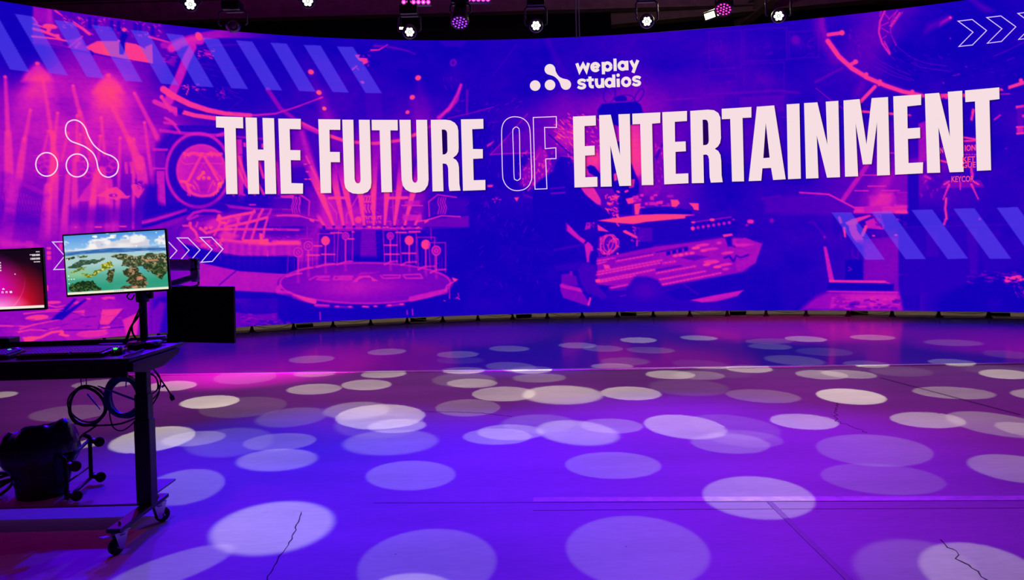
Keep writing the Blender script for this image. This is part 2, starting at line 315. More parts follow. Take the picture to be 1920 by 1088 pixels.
    for x in (560, 600, 700, 745, 850, 880, 960): poly('O', [(x,100 + (x-500)*.13),(x+22,104+(x-500)*.13),(x+26,180+(x-500)*.1),(x-2,176+(x-500)*.1)], .05, .85, 2)
    poly('O', [(545,300),(620,262),(760,262),(870,282),(960,330),(975,405),(820,390),(580,330)], 1.0, 1, 1.5); poly('O', [(640,270),(740,268),(760,330),(800,345),(790,372),(660,340)], 1.15, .6, 3)
    poly('O', [(760,262),(775,200),(800,190),(815,230),(800,262),(795,330),(785,350),(760,345)], .0, .95, 1.5); ell('O', 792, 190, 14, 13, .98, 1, 1.2); ell('O', 757, 262, 9, 9, .98, 1, 1.2)
    poly('O', [(925,300),(970,280),(975,400),(950,395)], 1.05, .9, 1.5); poly('O', [(430,260),(520,235),(540,300),(575,330),(480,310)], .62, .8, 3); line('O', [(440,300),(525,232)], 3, .9, .8); poly('O', [(470,305),(500,265),(520,270),(490,310)], .9, .7, 1.5)
    line('O', [(210,280),(330,290),(575,340),(1090,430)], 2.4, .2, .8); line('O', [(575,325),(590,335),(590,350)], 3, .0, .8)
    line('O', [(950,235),(1080,270),(1110,320)], 4, .9, .9, 1.2, 'mix', 2); specks('O', 1040, 280, 1130, 400, 18, .85, 17, 6, 1.6, (-.2, .4), .8); poly('O', [(1060,395),(1130,350),(1110,430)], .75, .8, 2)
    # ---------------- round truss of the second stage (upper centre left)
    ell('B', 880, 480, 760, 450, .02, .5, 30)
    line('B', [(100,150),(170,155),(300,100),(420,70),(560,45),(700,25),(900,18),(1150,22),(1400,40)], 12, .64, .85, 3, 'mix', 17, fade=.35); line('B', [(190,190),(300,130),(420,95),(520,100)], 15, .85, .8, 4)
    line('B', [(160,340),(240,290),(330,250),(420,215),(520,180),(700,150),(1000,140)], 3, .4, .5, 2)
    line('B', [(430,170),(350,330),(260,560),(215,650),(160,780)], 15, .8, .85, 3, 'mix', 18); ell('B', 500, 48, 36, 50, 1.0, 1, 1.5, -.5)
    line('B', [(100,650),(200,720),(400,820),(600,885),(800,925),(1088,945)], 13, .98, .95, 2, 'mix', 7); line('B', [(0,790),(110,840),(250,885)], 9, .85, .9, 2); line('B', [(310,905),(450,945),(700,980)], 8, .98, .95, 1.5)
    poly('B', [(255,850),(330,870),(330,895),(300,945),(262,935)], .12, .95, 1.5); line('B', [(75,740),(180,890)], 4.5, .9, .8, 2, 'mix', 7); ell('B', 75, 740, 17, 17, .95, 1, 1.5)
    line('B', [(120,975),(200,1020),(270,1085)], 5, .85, .85, 2); line('P', [(0,725),(130,735),(260,725),(400,680),(560,620)], 4.5, .85, .8, 2, 'mix', 2)
    line('P', [(210,570),(290,690),(420,790),(560,855),(700,900),(860,915),(1000,905),(1160,860),(1300,770),(1400,640),(1440,540)], 8, .62, .75, 3, 'mix', 4)
    line('P', [(400,770),(560,850),(720,905),(900,915),(1060,895),(1170,850)], 5.5, .95, .9, 2); line('P', [(1300,750),(1370,690),(1420,600),(1445,540)], 7, .85, .8, 4, 'mix', 2)
    specks('B', 470, 190, 660, 300, 24, .9, 18, 4, 1.7, (-.1, .4), .8); ell('B', 600, 240, 40, 35, .65, .7, 3); specks('B', 290, 590, 560, 660, 16, .9, 19, 5, 1.6, (-.1, .3), .9); line('B', [(385,640),(360,710)], 2, .9); specks('B', 700, 630, 790, 760, 16, .7, 20, 4, 1.6, (0, 3), .7)
    specks('B', 460, 330, 900, 760, 40, .3, 21, 16, 1.4, (0, .5), .5, .1); line('B', [(820,905),(1000,760)], 1.6, .3, .5); line('B', [(620,0),(560,50)], 1.5, .5, .6)
    for x, y, r in [(583,135,5.5),(598,173.5,5),(608,203.5,4),(784,146,5.5),(773,182.5,5),(764,210.5,4)]: ell('_', x, y, r, r * .85, 1.05, 1, 1.5, .4 if x < 700 else -.5)
    for x, y, dx in [(583,135,40),(598,173,30),(784,146,18),(773,182,14)]: poly('_', [(x-4,y),(x+4,y),(x+dx+22,y+110),(x+dx-14,y+110)], .25, .5, 18, 'add')
    poly('P', [(830,590),(935,590),(940,760),(840,760)], .12, .6, 6, 'add'); line('P', [(1485,575),(1480,730)], 3, .4, .7, 2); line('P', [(870,320),(920,318),(975,285)], 3.2, .95, .9, 1.2, 'mix', 1.5); line('P', [(890,292),(980,298),(1090,320),(1150,345)], 4, .5, .7, 3, 'mix', 2)
    poly('P', [(765,350),(800,348),(790,368),(845,372),(850,400),(820,412),(815,395),(790,385)], .98, .95, 1.2); specks('P', 750, 310, 860, 440, 10, .6, 22, 4, 2, (0, 2), .8); ell('P', 815, 525, 13, 9, .95, .9, 1.2, .4); line('P', [(750,445),(780,420)], 2, .95)
    ell('P', 1393, 400, 15, 18, .5, .7, 2, .5, ring=4); specks('P', 1330, 480, 1480, 640, 12, .25, 23, 8, 2, (1, 2), .5, .1); poly('P', [(1310,262),(1480,262),(1450,300),(1340,298)], .15, .8, 4)
    poly('P', [(1390,380),(1450,380),(1420,560),(1380,560)], .12, .5, 20, 'add')
    # ---------------- emblem ring
    ell('C', 460, 480, 335, 365, .12, .9, 14, ring=60); ell('C', 445, 485, 325, 375, .85, .9, 1.6, ring=5.5); ell('C', 445, 485, 325, 375, .5, .35, 1.6, ring=9)
    ell('C', 475, 490, 252, 268, .76, 1, 2); ell('C', 500, 500, 215, 235, .66, .6, 20); ell('C', 475, 490, 250, 266, .98, .5, 3, ring=3)
    line('C', [(300,315),(345,325),(400,310),(440,330),(485,320),(530,330),(580,310),(640,330),(680,320)], 6, 1., .8, 1.5); specks('C', 300, 300, 670, 340, 24, 1.1, 24, 4, 2, (0, 3), .7)
    for L_ in ([(475,340),(415,450),(345,590)],[(505,345),(570,450),(645,585)]): line('C', L_, 5, 1.05, .95, 1.2); 
    line('C', [(510,345),(700,600)], 3, .95, .7); line('C', [(260,380),(310,425),(480,410),(560,415),(690,420),(700,370)], 2, .95, .7)
    line('C', [(490,420),(440,540)], 1.5, .95, .6); line('C', [(495,420),(540,500)], 1.5, .95, .6); poly('C', [(440,340),(500,345),(640,580),(480,520),(360,580)], .55, .35, 20)
    for x, y, r in [(497,510,20),(448,568,20),(500,563,18),(553,566,18)]: ell('C', x, y, r, r, 1.12, 1, 1.2)
    line('C', [(497,510),(448,568)], 4, 1.12)
    line('C', [(270,600),(320,605),(340,650),(350,700),(400,730),(480,750),(570,745),(640,700),(660,620),(690,610)], 5, 1.1, .9, 2); specks('C', 330, 620, 400, 740, 12, 1.1, 25, 5, 2, (.5, 1.5), .8); specks('C', 600, 610, 680, 720, 12, 1.1, 26, 5, 2, (1.5, 2.6), .8)
    line('C', [(395,590),(440,650),(465,715)], 2.5, .95, .8); line('C', [(600,590),(570,650),(540,715)], 2.5, .95, .8); poly('C', [(430,590),(560,590),(540,715),(465,715)], .55, .5, 6)
    # frames and banners round the ring
    line('C', [(60,80),(250,105),(600,130),(700,125)], 6, .75, .8, 1.5); line('C', [(640,130),(710,105)], 5, .8, .8, 1.5); line('C', [(100,0),(190,10),(255,95)], 5, .8, .85, 2)
    poly('C', [(-25,258),(140,265),(130,290),(-25,290)], .72, .9, 1.5); poly('C', [(-22,290),(110,300),(105,460),(-18,455)], .52, .7, 3); poly('C', [(-22,455),(110,460),(105,480),(-22,480)], .75, .9, 1.5); poly('C', [(15,490),(98,490),(112,855),(28,850)], .7, .95, 1.5); poly('C', [(-100,640),(20,640),(30,850),(-100,850)], .08, .75, 10)
    poly('C', [(-130,1000),(0,970),(330,870),(330,900),(150,970),(0,1010),(-130,1040)], .72, .9, 1.5); poly('C', [(-130,1040),(0,1010),(330,905),(330,940),(0,1050),(-130,1080)], .02, .85, 3); poly('C', [(-130,1085),(0,1050),(330,945),(250,1020),(60,1088),(-130,1100)], .5, .85, 4)
    poly('C', [(120,850),(250,820),(330,870),(0,960),(-110,990),(-110,860),(0,800)], .05, .8, 10)
    poly('C', [(830,170),(890,170),(910,800),(850,802)], .75, .95, 1.5)
    for L_ in ([(850,330),(940,600),(1005,720)],[(850,470),(930,640),(1000,720)],[(1060,400),(1110,560)],[(1020,560),(1110,725)]): line('C', L_, 5, .98, .85, 2)
    for x, y in [(805,743),(915,740),(1022,738),(1112,728),(1200,722)]: ell('C', x, y, 12, 12, 1., .9, 1.5)
    line('C', [(830,145),(1110,165)], 4, .7, .7, 1.5); line('C', [(845,330),(930,320)], 2, .3, .5); poly('C', [(905,200),(930,210),(930,250),(905,245)], .95, .9, 1.2); poly('C', [(1090,215),(1110,215),(1110,260),(1090,255)], .95, .9, 1.2)
    line('C', [(1240,420),(1270,660),(1265,720)], 8, .75, .8, 4); poly('C', [(1420,90),(1520,80),(1600,380),(1560,420),(1390,430)], .62, .6, 14); line('C', [(1500,90),(1640,560),(1795,900)], 9, .75, .6, 8, 'mix', 22); line('C', [(1545,345),(1655,570)], 3, .98, .8, 1.5)
    for x, y in [(1540,425),(1558,502),(1545,577),(1582,577)]: line('C', [(x - 12, y), (x + 8, y)], 2.4, .95)
    line('C', [(1390,455),(1590,430)], 3, .35, .8); line('C', [(1500,30),(1660,100)], 7, .7, .8, 2)
    poly('C', [(720,830),(780,840),(1000,865),(1290,880),(1280,895),(990,895),(760,870)], .72, .95, 1.5); poly('C', [(740,750),(1220,740),(1220,870),(1000,860),(740,830)], .1, .8, 5); line('C', [(970,838),(1025,838)], 3, .95)
    poly('C', [(1285,740),(1420,745),(1415,775),(1290,770)], .95, .9, 1.2); poly('C', [(1295,878),(1400,882),(1400,920),(1295,912)], 1., .95, 1.2)
    line('C', [(1225,770),(1290,765)], 2, .7, .7); line('C', [(1480,740),(1580,800),(1560,940)], 2.4, .8, .8); line('C', [(1400,920),(1600,965)], 2.6, .85, .9); 
    for x in (1410, 1440, 1470, 1482): line('C', [(x, 760), (x + 6, 830), (x - 4, 870), (x + 5, 940)], 1.8, .88, .8)
    poly('C', [(1580,960),(1620,1020),(1600,1010),(1575,985)], .95, .8, 1.5); specks('C', 1600, 960, 1730, 1060, 16, .3, 27, 5, 2, (0, 3), .7)
    # ---------------- round arena platform (left of centre)
    ell('D', 1000, 480, 985, 300, .42, .9, 3); poly('D', [(120,1),(520,60),(1020,30),(1020,150),(500,200),(120,240)], .1, .3, 30)
    ell('D', 1000, 470, 960, 255, .62, .8, 3); ell('D', 900, 400, 700, 165, .5, .9, 10); ell('D', 1090, 350, 320, 110, .2, .8, 10); ell('D', 1130, 320, 200, 70, .1, .8, 10)
    line('D', [(120,270),(180,215),(280,190),(400,192),(470,220)], 5.5, .72, .9, 2); line('D', [(130,290),(220,240)], 4, .75, .8, 2); line('D', [(20,450),(30,380),(110,310),(290,250),(500,215)], 4, .3, .8, 2)
    poly('D', [(300,330),(380,280),(560,250),(700,240),(640,300),(520,340),(400,390),(330,380)], .9, .55, 8); poly('D', [(440,440),(500,380),(640,450),(560,500),(460,490)], .98, .7, 8)
    line('D', [(420,285),(560,250),(800,205)], 5, .98, .95, 1.5); line('D', [(500,360),(740,310),(950,255),(1100,240),(1251,245)], 5, .95, .95, 1.5); line('D', [(510,380),(900,382),(1251,385)], 4.5, .88, .9, 1.5)
    for L_ in ([(800,190),(770,240),(730,330),(680,480)],[(885,180),(850,240),(820,330),(770,480)],[(970,180),(940,250),(905,360),(890,460)],[(650,250),(590,440)],[(540,290),(500,350)],[(610,240),(650,330)]): line('D', L_, 4.5, .9, .9, 1.5)
    line('D', [(690,500),(850,500),(930,492)], 5.5, 1.05, .9, 1.5); line('D', [(470,495),(600,510),(870,535),(1251,520)], 7, .98, .9, 3); line('D', [(1000,515),(1251,515)], 8, .95, .8, 4)
    poly('D', [(850,420),(880,425),(885,490),(940,500),(960,535),(840,535),(855,480)], 1.08, .95, 2); ell('D', 440, 260, 22, 34, 1.05, .9, 1.5); line('D', [(430,270),(450,310),(500,318)], 5, 1.05, .9, 1.5)
    line('D', [(150,360),(200,410),(220,465)], 5, .98, .9, 1.5); ell('D', 145, 325, 16, 24, .98, .9, 1.5); line('D', [(75,345),(150,345)], 4, .95, .8); ell('D', 250, 375, 18, 16, .98); ell('D', 305, 370, 22, 18, .98, .9); ell('D', 355, 365, 20, 18, .98, .9); line('D', [(250,370),(310,420)], 5, 1., .9); line('D', [(330,415),(450,380),(560,380)], 5, .98, .9, 1.5); line('D', [(390,440),(460,310)], 4, .98, .8)
    line('D', [(205,355),(220,310)], 3, .9, .8); specks('D', 200, 470, 480, 580, 40, .95, 28, 6, 3, (0, 3), .5); specks('D', 950, 330, 1240, 480, 30, .55, 29, 7, 1.6, (-.2, .6), .5)
    poly('D', [(50,520),(200,560),(400,612),(650,650),(1251,655),(1251,840),(960,835),(650,810),(300,735),(130,660)], .02, .95, 3); poly('D', [(480,500),(900,545),(1251,545),(1251,655),(680,650),(480,615)], .62, .75, 4)
    for i in range(9): poly('D', [(500 + i*80,520 + i*3),(530+i*80,523+i*3),(525+i*80,645),(490+i*80,635)], .85, .4, 6)
    for i in range(12): glow('D', 520 + i * 60, 710, 22, 60, .07)
    poly('D', [(130,665),(300,735),(650,810),(1130,838),(1040,900),(1040,960),(1090,1035),(600,1005),(590,960),(240,955),(240,720)], .63, .95, 2); line('D', [(440,950),(620,800)], 2, .15, .9)
    poly('D', [(590,1010),(1110,1040),(1150,1088),(590,1088)], .03, .9, 3); line('D', [(455,630),(458,700)], 1.6, .4, .8); line('D', [(935,600),(935,655)], 2, .9, .7); line('D', [(750,500),(750,545)], 2, .95, .7)
    # ---------------- main stage in the centre, with round medal stands
    poly('E', [(230,60),(1160,60),(1160,375),(230,375)], .52, .7, 20); poly('E', [(340,100),(480,130),(470,370),(330,370)], .85, .5, 14); poly('E', [(480,200),(700,180),(700,370),(470,370)], .8, .55, 20); poly('E', [(700,100),(1140,120),(1130,370),(720,370)], .5, .6, 16)
    specks('E', 640, 110, 1100, 360, 110, .72, 30, 6, 1.3, (0, 3), .45, .25)
    for x0, y0, x1, y1, w0, w1 in [(300,0,445,355,16,4),(450,0,520,355,15,4),(520,0,600,355,14,4),(640,0,682,355,14,4),(755,0,757,355,13,4),(865,0,843,355,13,4),(965,0,918,355,13,4),(1080,30,998,350,12,4),(1110,280,1078,350,5,4),(330,290,370,350,7,4)]:
        k_ = .62; line('E', [(x0 - (x1-x0)*k_, y0 - (y1-y0)*k_), (x1, y1)], w0 * (1.4 if y0 < 50 else 1), .98, .92, 2.5, 'mix', w1, fade=-.5)
    for i in range(10):
        x = 365 + i * 79.5; poly('E', [(x-12,348),(x+10,348),(x+8,378),(x-10,378)], .0, .9, 1.2)
    line('E', [(390,372),(1130,372)], 4, .95, .75, 1.5); specks('E', 700, 355, 1130, 374, 26, 1.05, 31, 3.5, 2.2, (-.1, .3), .8)
    line('E', [(405,132),(540,130)], 5, 1.02, .9, 1.2); line('E', [(875,132),(1020,128)], 5, 1.02, .9, 1.2); line('E', [(380,130),(465,250),(465,300)], 2, .88, .8); line('E', [(635,110),(590,190),(540,270),(545,330)], 2, .88, .8); line('E', [(300,75),(400,75)], 2, .8, .6); line('E', [(900,78),(1100,76)], 2, .8, .6); line('E', [(905,90),(912,330)], 2, .85, .7)
    for x in (690, 712, 732): ell('E', x, 140, 9, 26, .98, .9, 1.2, .2, ring=2.2)
    for x in (690, 715, 738): line('E', [(x, 185), (x - 4, 215), (x + 10, 245)], 2.4, .98, .9)
    ell('E', 635, 303, 26, 26, .98, .9, 1.5); poly('E', [(985,260),(1135,262),(1135,310),(985,308)], .75, .8, 1.5); poly('E', [(1000,155),(1120,150),(1120,190),(1000,190)], .7, .7, 1.5); line('E', [(975,190),(1140,192)], 2, .85); line('E', [(850,315),(890,315),(890,350)], 2, .8, .7)
    for i, (x, w) in enumerate([(692,18),(728,24),(765,8),(800,22)]):
        line('E', [(x - w/2, 296), (x - w/2, 276), (x + w/2, 276), (x + w/2, 296)], 2.2, .98, .9)
    for x in (705, 722, 738, 754, 775, 795, 808): line('E', [(x, 312), (x + 4, 326)], 2.2, .92, .9)
    # balconies either side
    for k_, s_ in ((0, 1), (1, -1)):
        m = lambda pts: [(x, y) if s_ == 1 else (1435 - (x - 0) * .98, y + 6) for x, y in pts]
        poly('E', m([(-70,265),(250,290),(330,330),(250,352),(-70,356)]), .42, .85, 3); poly('E', m([(-60,120),(240,150),(250,275),(-60,260)]), .3, .5, 12); line('E', m([(30,120),(180,100),(252,155),(247,270)]), 2.4, .78, .85); line('E', m([(0,272),(150,265),(270,300),(340,310)]), 2.6, .85, .9)
        line('E', m([(235,360),(233,450)]), 2.4, .6, .8)
        for x in (115, 132, 150, 170): line('E', m([(x,120),(x+10,160),(x-5,200),(x+8,250)]), 1.8, .85, .8)
        poly('E', m([(250,290),(290,305),(285,325),(255,310)]), .98, .9, 1.5)
    line('E', [(0,375),(330,378)], 2, .5, .7); line('E', [(1200,370),(1460,362)], 2, .35, .6)
    poly('E', [(330,378),(1180,378),(1180,640),(330,650)], .03, .7, 8); poly('E', [(665,378),(768,378),(778,600),(652,600)], .3, .95, 2)
    for i in range(16): line('E', [(662 - i*.6, 388 + i * 14), (770 + i*.6, 388 + i * 14)], 2, .5, .7)
    poly('E', [(560,590),(870,590),(870,640),(560,640)], .0, .9, 6)
    # disc floor
    ell('E', 690, 800, 690, 160, .42, .95, 2); ell('E', 690, 790, 655, 148, .4, 1, 4); glow('E', 560, 830, 300, 110, .22); glow('E', 900, 820, 260, 60, .08, mode='add')
    ell('E', 690, 800, 668, 160, .72, .85, 2.5, ring=3.5); line('E', [(20,830),(5,850),(10,870),(100,885)], 9, .72, .9, 2); line('E', [(130,905),(220,930),(290,945)], 9, .88, .95, 2); line('E', [(1050,925),(1200,890),(1320,865)], 10, .7, .95, 2); line('E', [(1320,860),(1330,820),(1400,780)], 3, .8, .8, 1.5); poly('E', [(1370,755),(1420,770),(1400,785),(1380,780)], 1., .95, 1.5)
    line('E', [(300,975),(400,980)], 6, .78, .9, 2); line('E', [(450,985),(590,990)], 4, .6, .8, 2); line('E', [(860,980),(990,965)], 5, .6, .9, 2)
    for x, y in [(470,985),(570,987),(680,984),(705,986),(770,982),(880,975),(975,966)]: ell('E', x, y, 17, 8, .92, .9, 2)
    poly('E', [(0,885),(100,890),(300,985),(700,1000),(1060,975),(1330,880),(1465,800),(1465,1040),(0,1088)], .0, .6, 6)
    for L_ in ([(250,775),(300,748),(410,745),(405,752),(330,758),(310,772),(405,776)],[(440,770),(450,748),(590,745),(590,752),(480,756),(480,766),(580,764),(580,772),(440,772)],[(810,740),(830,762),(960,758),(965,738),(830,738)],[(985,738),(1010,762),(1140,760),(1120,730),(990,735)]): line('E', L_, 3.2, .74, .85, 1.5)
    poly('E', [(590,790),(640,745),(720,738),(770,770),(795,782),(745,785),(735,758),(680,755),(640,770),(625,790)], .85, .85, 1.5); poly('E', [(620,742),(660,712),(750,715),(800,710),(760,725),(700,730)], .62, .8, 2)
    # medal stands
    for x0, x1, yt, yb, cx, cy, r in [(88,190,500,745,163,558,38),(175,275,452,700,243,508,37),(322,447,412,670,378,467,34),(480,590,385,650,535,430,30),(830,940,383,650,887,430,29),(960,1090,405,655,1035,465,35),(1095,1235,440,690,1165,497,36),(1190,1320,482,715,1247,545,38)]:
        lean = 12 if x0 < 600 else -12
        line('E', [(x0 - lean, yb), (x0, yt), (x1, yt), (x1 + 0, yb - 40 if x0 < 600 else yb)], 2, .66, .85)
        line('E', [(cx, cy + r), (cx + (3 if cx < 700 else -3) * 0, yb - 20)], 3.2, .85, .85, 1.5)
        for dx in (-30, 26, 44): line('E', [(cx + dx, cy + r + 10), (cx + dx, yb - 25)], 1.4, .4, .7)
        ell('E', cx, cy, r, r * 1.08, .98 if cx in (378, 1035, 1165) else .8, 1, 1.5)
        if cx in (163, 243, 535, 887, 1247): ell('E', cx, cy, r * .62, r * .65, .45, .8, 1.5, ring=2.5); line('E', [(cx-8,cy-10),(cx,cy+12),(cx+8,cy-10)], 2, .5, .8)
        line('E', [(x0 - lean, yb + 4), (x0 + 55, yb - 18), (x1, yb - 22)], 3.5, .85, .8, 2)
        line('E', [(cx, yb), (cx + 2, yb + 45)], 5, .75, .5, 4)
    for x0, x1, y in [(420,505,405),(590,600,398),(930,1010,402),(1035,1120,396),(235,330,580),(348,452,574),(845,955,573),(980,1085,566),(290,350,508),(560,600,453),(840,940,502)]: line('E', [(x0, y), (x1, y)], 3, .95, .85, 1.2)
    poly('E', [(0,470),(180,480),(180,500),(0,495)], 1.0, .7, 4); poly('E', [(0,500),(70,500),(60,585),(0,590)], .6, .6, 4); poly('E', [(0,590),(80,585),(75,720),(0,720)], .03, .8, 5)
    for x, y, l in [(335,1030,55),(1018,1015,30),(1060,1005,45),(1350,840,80)]: line('E', [(x, y), (x + 2, y + l)], 2.2, .72, .9, 1.2)
    line('E', [(1400,920),(1425,905),(1418,880)], 2, .7, .8); line('E', [(1410,915),(1430,925)], 2, .7); ell('E', 1312, 938, 8, 4, .8)
    # dark rigging at centre, people silhouettes
    specks('F', 170, 480, 300, 1080, 60, .3, 33, 10, 1.2, (1.2, 2.2), .5, .2); specks('_', 870, 360, 1010, 560, 46, .3, 34, 10, 1.3, (.6, 2.6), .5, .2); specks('F', 0, 380, 460, 560, 34, .45, 35, 7, 1.2, (-.8, -.2), .6, .2)
    line('F', [(0,490),(130,460),(260,425)], 2.2, .5, .8); line('F', [(260,240),(390,70)], 2, .18, .8, 2); line('F', [(105,330),(108,470)], 3, .4, .6, 2); line('F', [(0,450),(50,390),(75,300)], 5, .8, .7, 3)
    poly('F', [(240,700),(310,610),(480,545),(640,540),(700,590),(705,690),(480,690),(240,700)], .38, .6, 4); line('F', [(240,695),(330,690),(490,685)], 2.4, .65, .8); line('F', [(240,695),(310,625),(450,465)], 1.8, .65, .8); poly('F', [(220,640),(265,615),(245,640),(222,655)], .85, .8, 1.2)
    poly('F', [(405,870),(420,780),(490,690),(520,645),(560,690),(585,760),(560,830),(470,880)], .72, .55, 6); specks('F', 400, 650, 600, 890, 90, .92, 36, 5, 1.8, (.8, 2.4), .6, .3)
    specks('F', 600, 480, 756, 640, 70, 1.0, 37, 8, 1.4, (.4, .9), .7, .25); glow('F', 690, 600, 90, 70, .35)
    line('F', [(570,580),(690,690)], 2.4, .05, .9); line('F', [(640,705),(756,712)], 2, .9, .8)
    poly('F', [(480,890),(520,840),(600,790),(610,740),(640,705),(690,710),(715,760),(730,860),(800,1000),(800,1088),(480,1088)], .02, .97, 2.5)
    poly('F', [(575,885),(690,875),(700,880),(580,893)], .5, .6, 2); poly('F', [(580,912),(715,903),(715,912),(585,920)], .6, .7, 2); poly('F', [(375,940),(403,937),(390,962)], .95, 1, 1.2); line('F', [(430,925),(475,940)], 4, .4, .7, 2); specks('F', 245, 935, 290, 960, 6, .7, 38, 5, 2, (0, 3), .8); poly('F', [(222,868),(258,866),(250,880),(225,880)], .98, .9, 1.2)
    line('F', [(560,30),(610,150),(700,330),(756,470)], 9, .22, .6, 10, 'mix', 16)
    # camera operator scene (centre right)
    poly('G', [(0,170),(220,120),(700,150),(700,760),(100,800),(40,600)], .5, .35, 40); poly('G', [(250,170),(560,100),(560,260),(250,240)], .55, .4, 20)
    for i in range(16):
        an = -2.9 + i * .17; line('G', [(400 + 70*math.cos(an), 300 + 70*math.sin(an)), (400 + 380*math.cos(an), 300 + 290*math.sin(an))], 3, .7, .3, 6, 'mix', 10, fade=.8)
    glow('G', 470, 560, 90, 160, .55); poly('G', [(375,365),(520,345),(545,560),(540,700),(490,720),(375,620)], .95, .75, 6)
    specks('G', 0, 270, 240, 620, 90, 1.0, 39, 5, 1.6, (.4, 1.2), .65, .25); glow('G', 190, 590, 70, 70, .5); poly('G', [(120,590),(240,560),(250,700),(140,720)], .98, .6, 12)
    ell('G', 310, 140, 40, 58, .12, .8, 2, .3, ring=2.5); ell('G', 520, 145, 22, 50, .1, .8, 2, .5, ring=2.5); ell('G', 430, 165, 50, 22, .1, .8, 2, ring=2); ell('G', 390, 172, 45, 26, .02, .9, 2)
    poly('G', [(260,200),(490,185),(530,210),(548,270),(540,300),(520,345),(380,365),(230,310),(225,250)], .0, .97, 2.5); line('G', [(260,200),(480,186)], 2.4, .45, .8)
    poly('G', [(300,480),(385,470),(470,640),(520,760),(520,830),(470,870),(470,985),(380,985),(370,870),(330,800),(240,800),(240,700),(310,640)], .0, .9, 3); poly('G', [(150,650),(175,635),(205,645),(240,690),(245,740),(210,715),(165,690)], .0, .97, 1.5)
    poly('G', [(560,660),(640,560),(680,480),(690,490),(650,590),(620,620),(580,700)], .05, .7, 3); specks('G', 620, 480, 700, 780, 24, .85, 40, 5, 1.6, (1.2, 2), .6)
    poly('G', [(340,700),(360,690),(365,740),(345,750)], 1., .9, 1.2); poly('G', [(440,740),(490,735),(480,790),(450,800)], .98, .8, 1.5); ell('G', 430, 820, 16, 8, 1., .9, 1.2, -.4); ell('G', 372, 824, 14, 8, 1., .9, 1.2, .4); poly('G', [(325,850),(385,850),(375,865),(330,865)], .98, .9, 1.2)
    specks('G', 280, 830, 380, 1000, 46, .98, 41, 5, 2.2, (0, 3), .75); poly('G', [(425,875),(480,860),(478,905),(440,910)], 1., .95, 1.5); poly('G', [(485,910),(530,905),(515,985),(490,985)], 1.05, .95, 1.5)
    for i in range(26):
        rs = random.Random(500 + i); x = 470 + rs.random() * 250; y = 840 + rs.random() * 95; w = 14 + rs.random() * 36; h = 10 + rs.random() * 20; poly('G', [(x,y),(x+w,y-2),(x+w,y+h),(x,y+h)], .6 + rs.random() * .4, .75, 1.2)
    poly('G', [(740,880),(790,880),(805,905),(780,930),(748,930)], 1.05, .95, 1.2); ell('G', 770, 942, 12, 8, 1.05); poly('G', [(868,903),(938,905),(938,955),(905,950),(895,930)], 1.05, .95, 1.2); poly('G', [(530,940),(700,925),(890,955),(890,985),(540,985)], .0, .9, 3)
    for i in range(12): line('G', [(560 + i*10, 780), (545 + i*10, 850)], 1.5, .75, .4)
    poly('G', [(100,795),(200,795),(250,880),(250,920),(220,910),(150,850)], .95, .85, 2); poly('G', [(0,770),(100,780),(140,850),(250,940),(340,1000),(200,1030),(130,1088),(0,1088)], .02, .95, 3)
    # switcher desk, arm, monitor row
    poly('H', [(0,0),(400,0),(400,110),(280,130),(100,130),(60,560),(0,560)], .02, .85, 10); poly('H', [(380,115),(560,88),(780,62),(980,55),(1260,60),(1250,72),(1180,75),(1170,95),(1010,108),(820,125),(700,148),(560,135)], 1.06, 1, 1.3); poly('H', [(380,118),(560,138),(720,148),(1180,95),(1250,72),(1640,10),(1640,230),(1250,310),(900,360),(560,400),(380,320)], .05, .85, 4)
    poly('H', [(1180,75),(1640,10),(1640,70),(1250,130)], .16, .9, 4); line('H', [(1230,130),(1400,108),(1590,82)], 2.2, .6, .9, 1.5); ell('H', 1418, 107, 22, 13, 1.02, 1, 2); ell('H', 1248, 130, 18, 11, .95, .9, 2); ell('H', 1610, 105, 13, 10, .6, .9, 2)
    for i in range(8): ell('H', 1243 + i*47, 185 - i * 7.5, 15 if i else 18, 15 if i else 18, .72 if i else 1., .95, 2)
    poly('H', [(1740,110),(1790,112),(1785,140),(1740,138)], .85, .9, 2); ell('H', 1730, 155, 12, 10, .7, .8, 2)
    poly('H', [(110,142),(135,160),(175,205),(225,255),(280,290),(318,318),(345,350),(348,385),(325,392),(312,440),(312,484),(290,492),(284,440),(276,385),(268,330),(215,292),(160,250),(112,208)], .74, .95, 2.5); line('H', [(108,140),(108,205)], 3, .45, .8); line('H', [(290,295),(275,315)], 4, .02); poly('H', [(285,130),(360,130),(350,175),(270,200)], .75, .8, 1.2); poly('H', [(385,148),(490,215),(390,205)], .95, .9, 1.2); specks('H', 280, 135, 350, 190, 14, .05, 42, 4, 1.6, (0, 3), .8)
    poly('H', [(395,260),(480,240),(560,290),(570,380),(520,420),(450,430),(380,400)], .3, .8, 3); 
    for i, (cx, cy, rx, ry) in enumerate([(480,330,70,85),(500,320,60,80),(470,330,50,90),(530,330,40,60)]): ell('H', cx, cy, rx, ry, .9, .8, 1.2, .2 * i, ring=2.2)
    specks('H', 380, 230, 570, 430, 36, .9, 43, 5, 1.6, (.4, 2), .7); ell('H', 445, 412, 8, 8, 1., 1, 1); ell('H', 567, 412, 9, 9, 1.1, 1, 1)
    poly('H', [(615,205),(640,200),(760,265),(745,280),(620,222)], 1.0, .95, 1.5); specks('H', 690, 170, 790, 300, 26, .85, 44, 5, 1.5, (0, 3), .7); line('H', [(745,260),(740,340)], 3, .85, .8); poly('H', [(755,180),(875,178),(880,300),(850,305),(740,290)], .28, .85, 3); line('H', [(560,140),(575,160)], 3, .8)
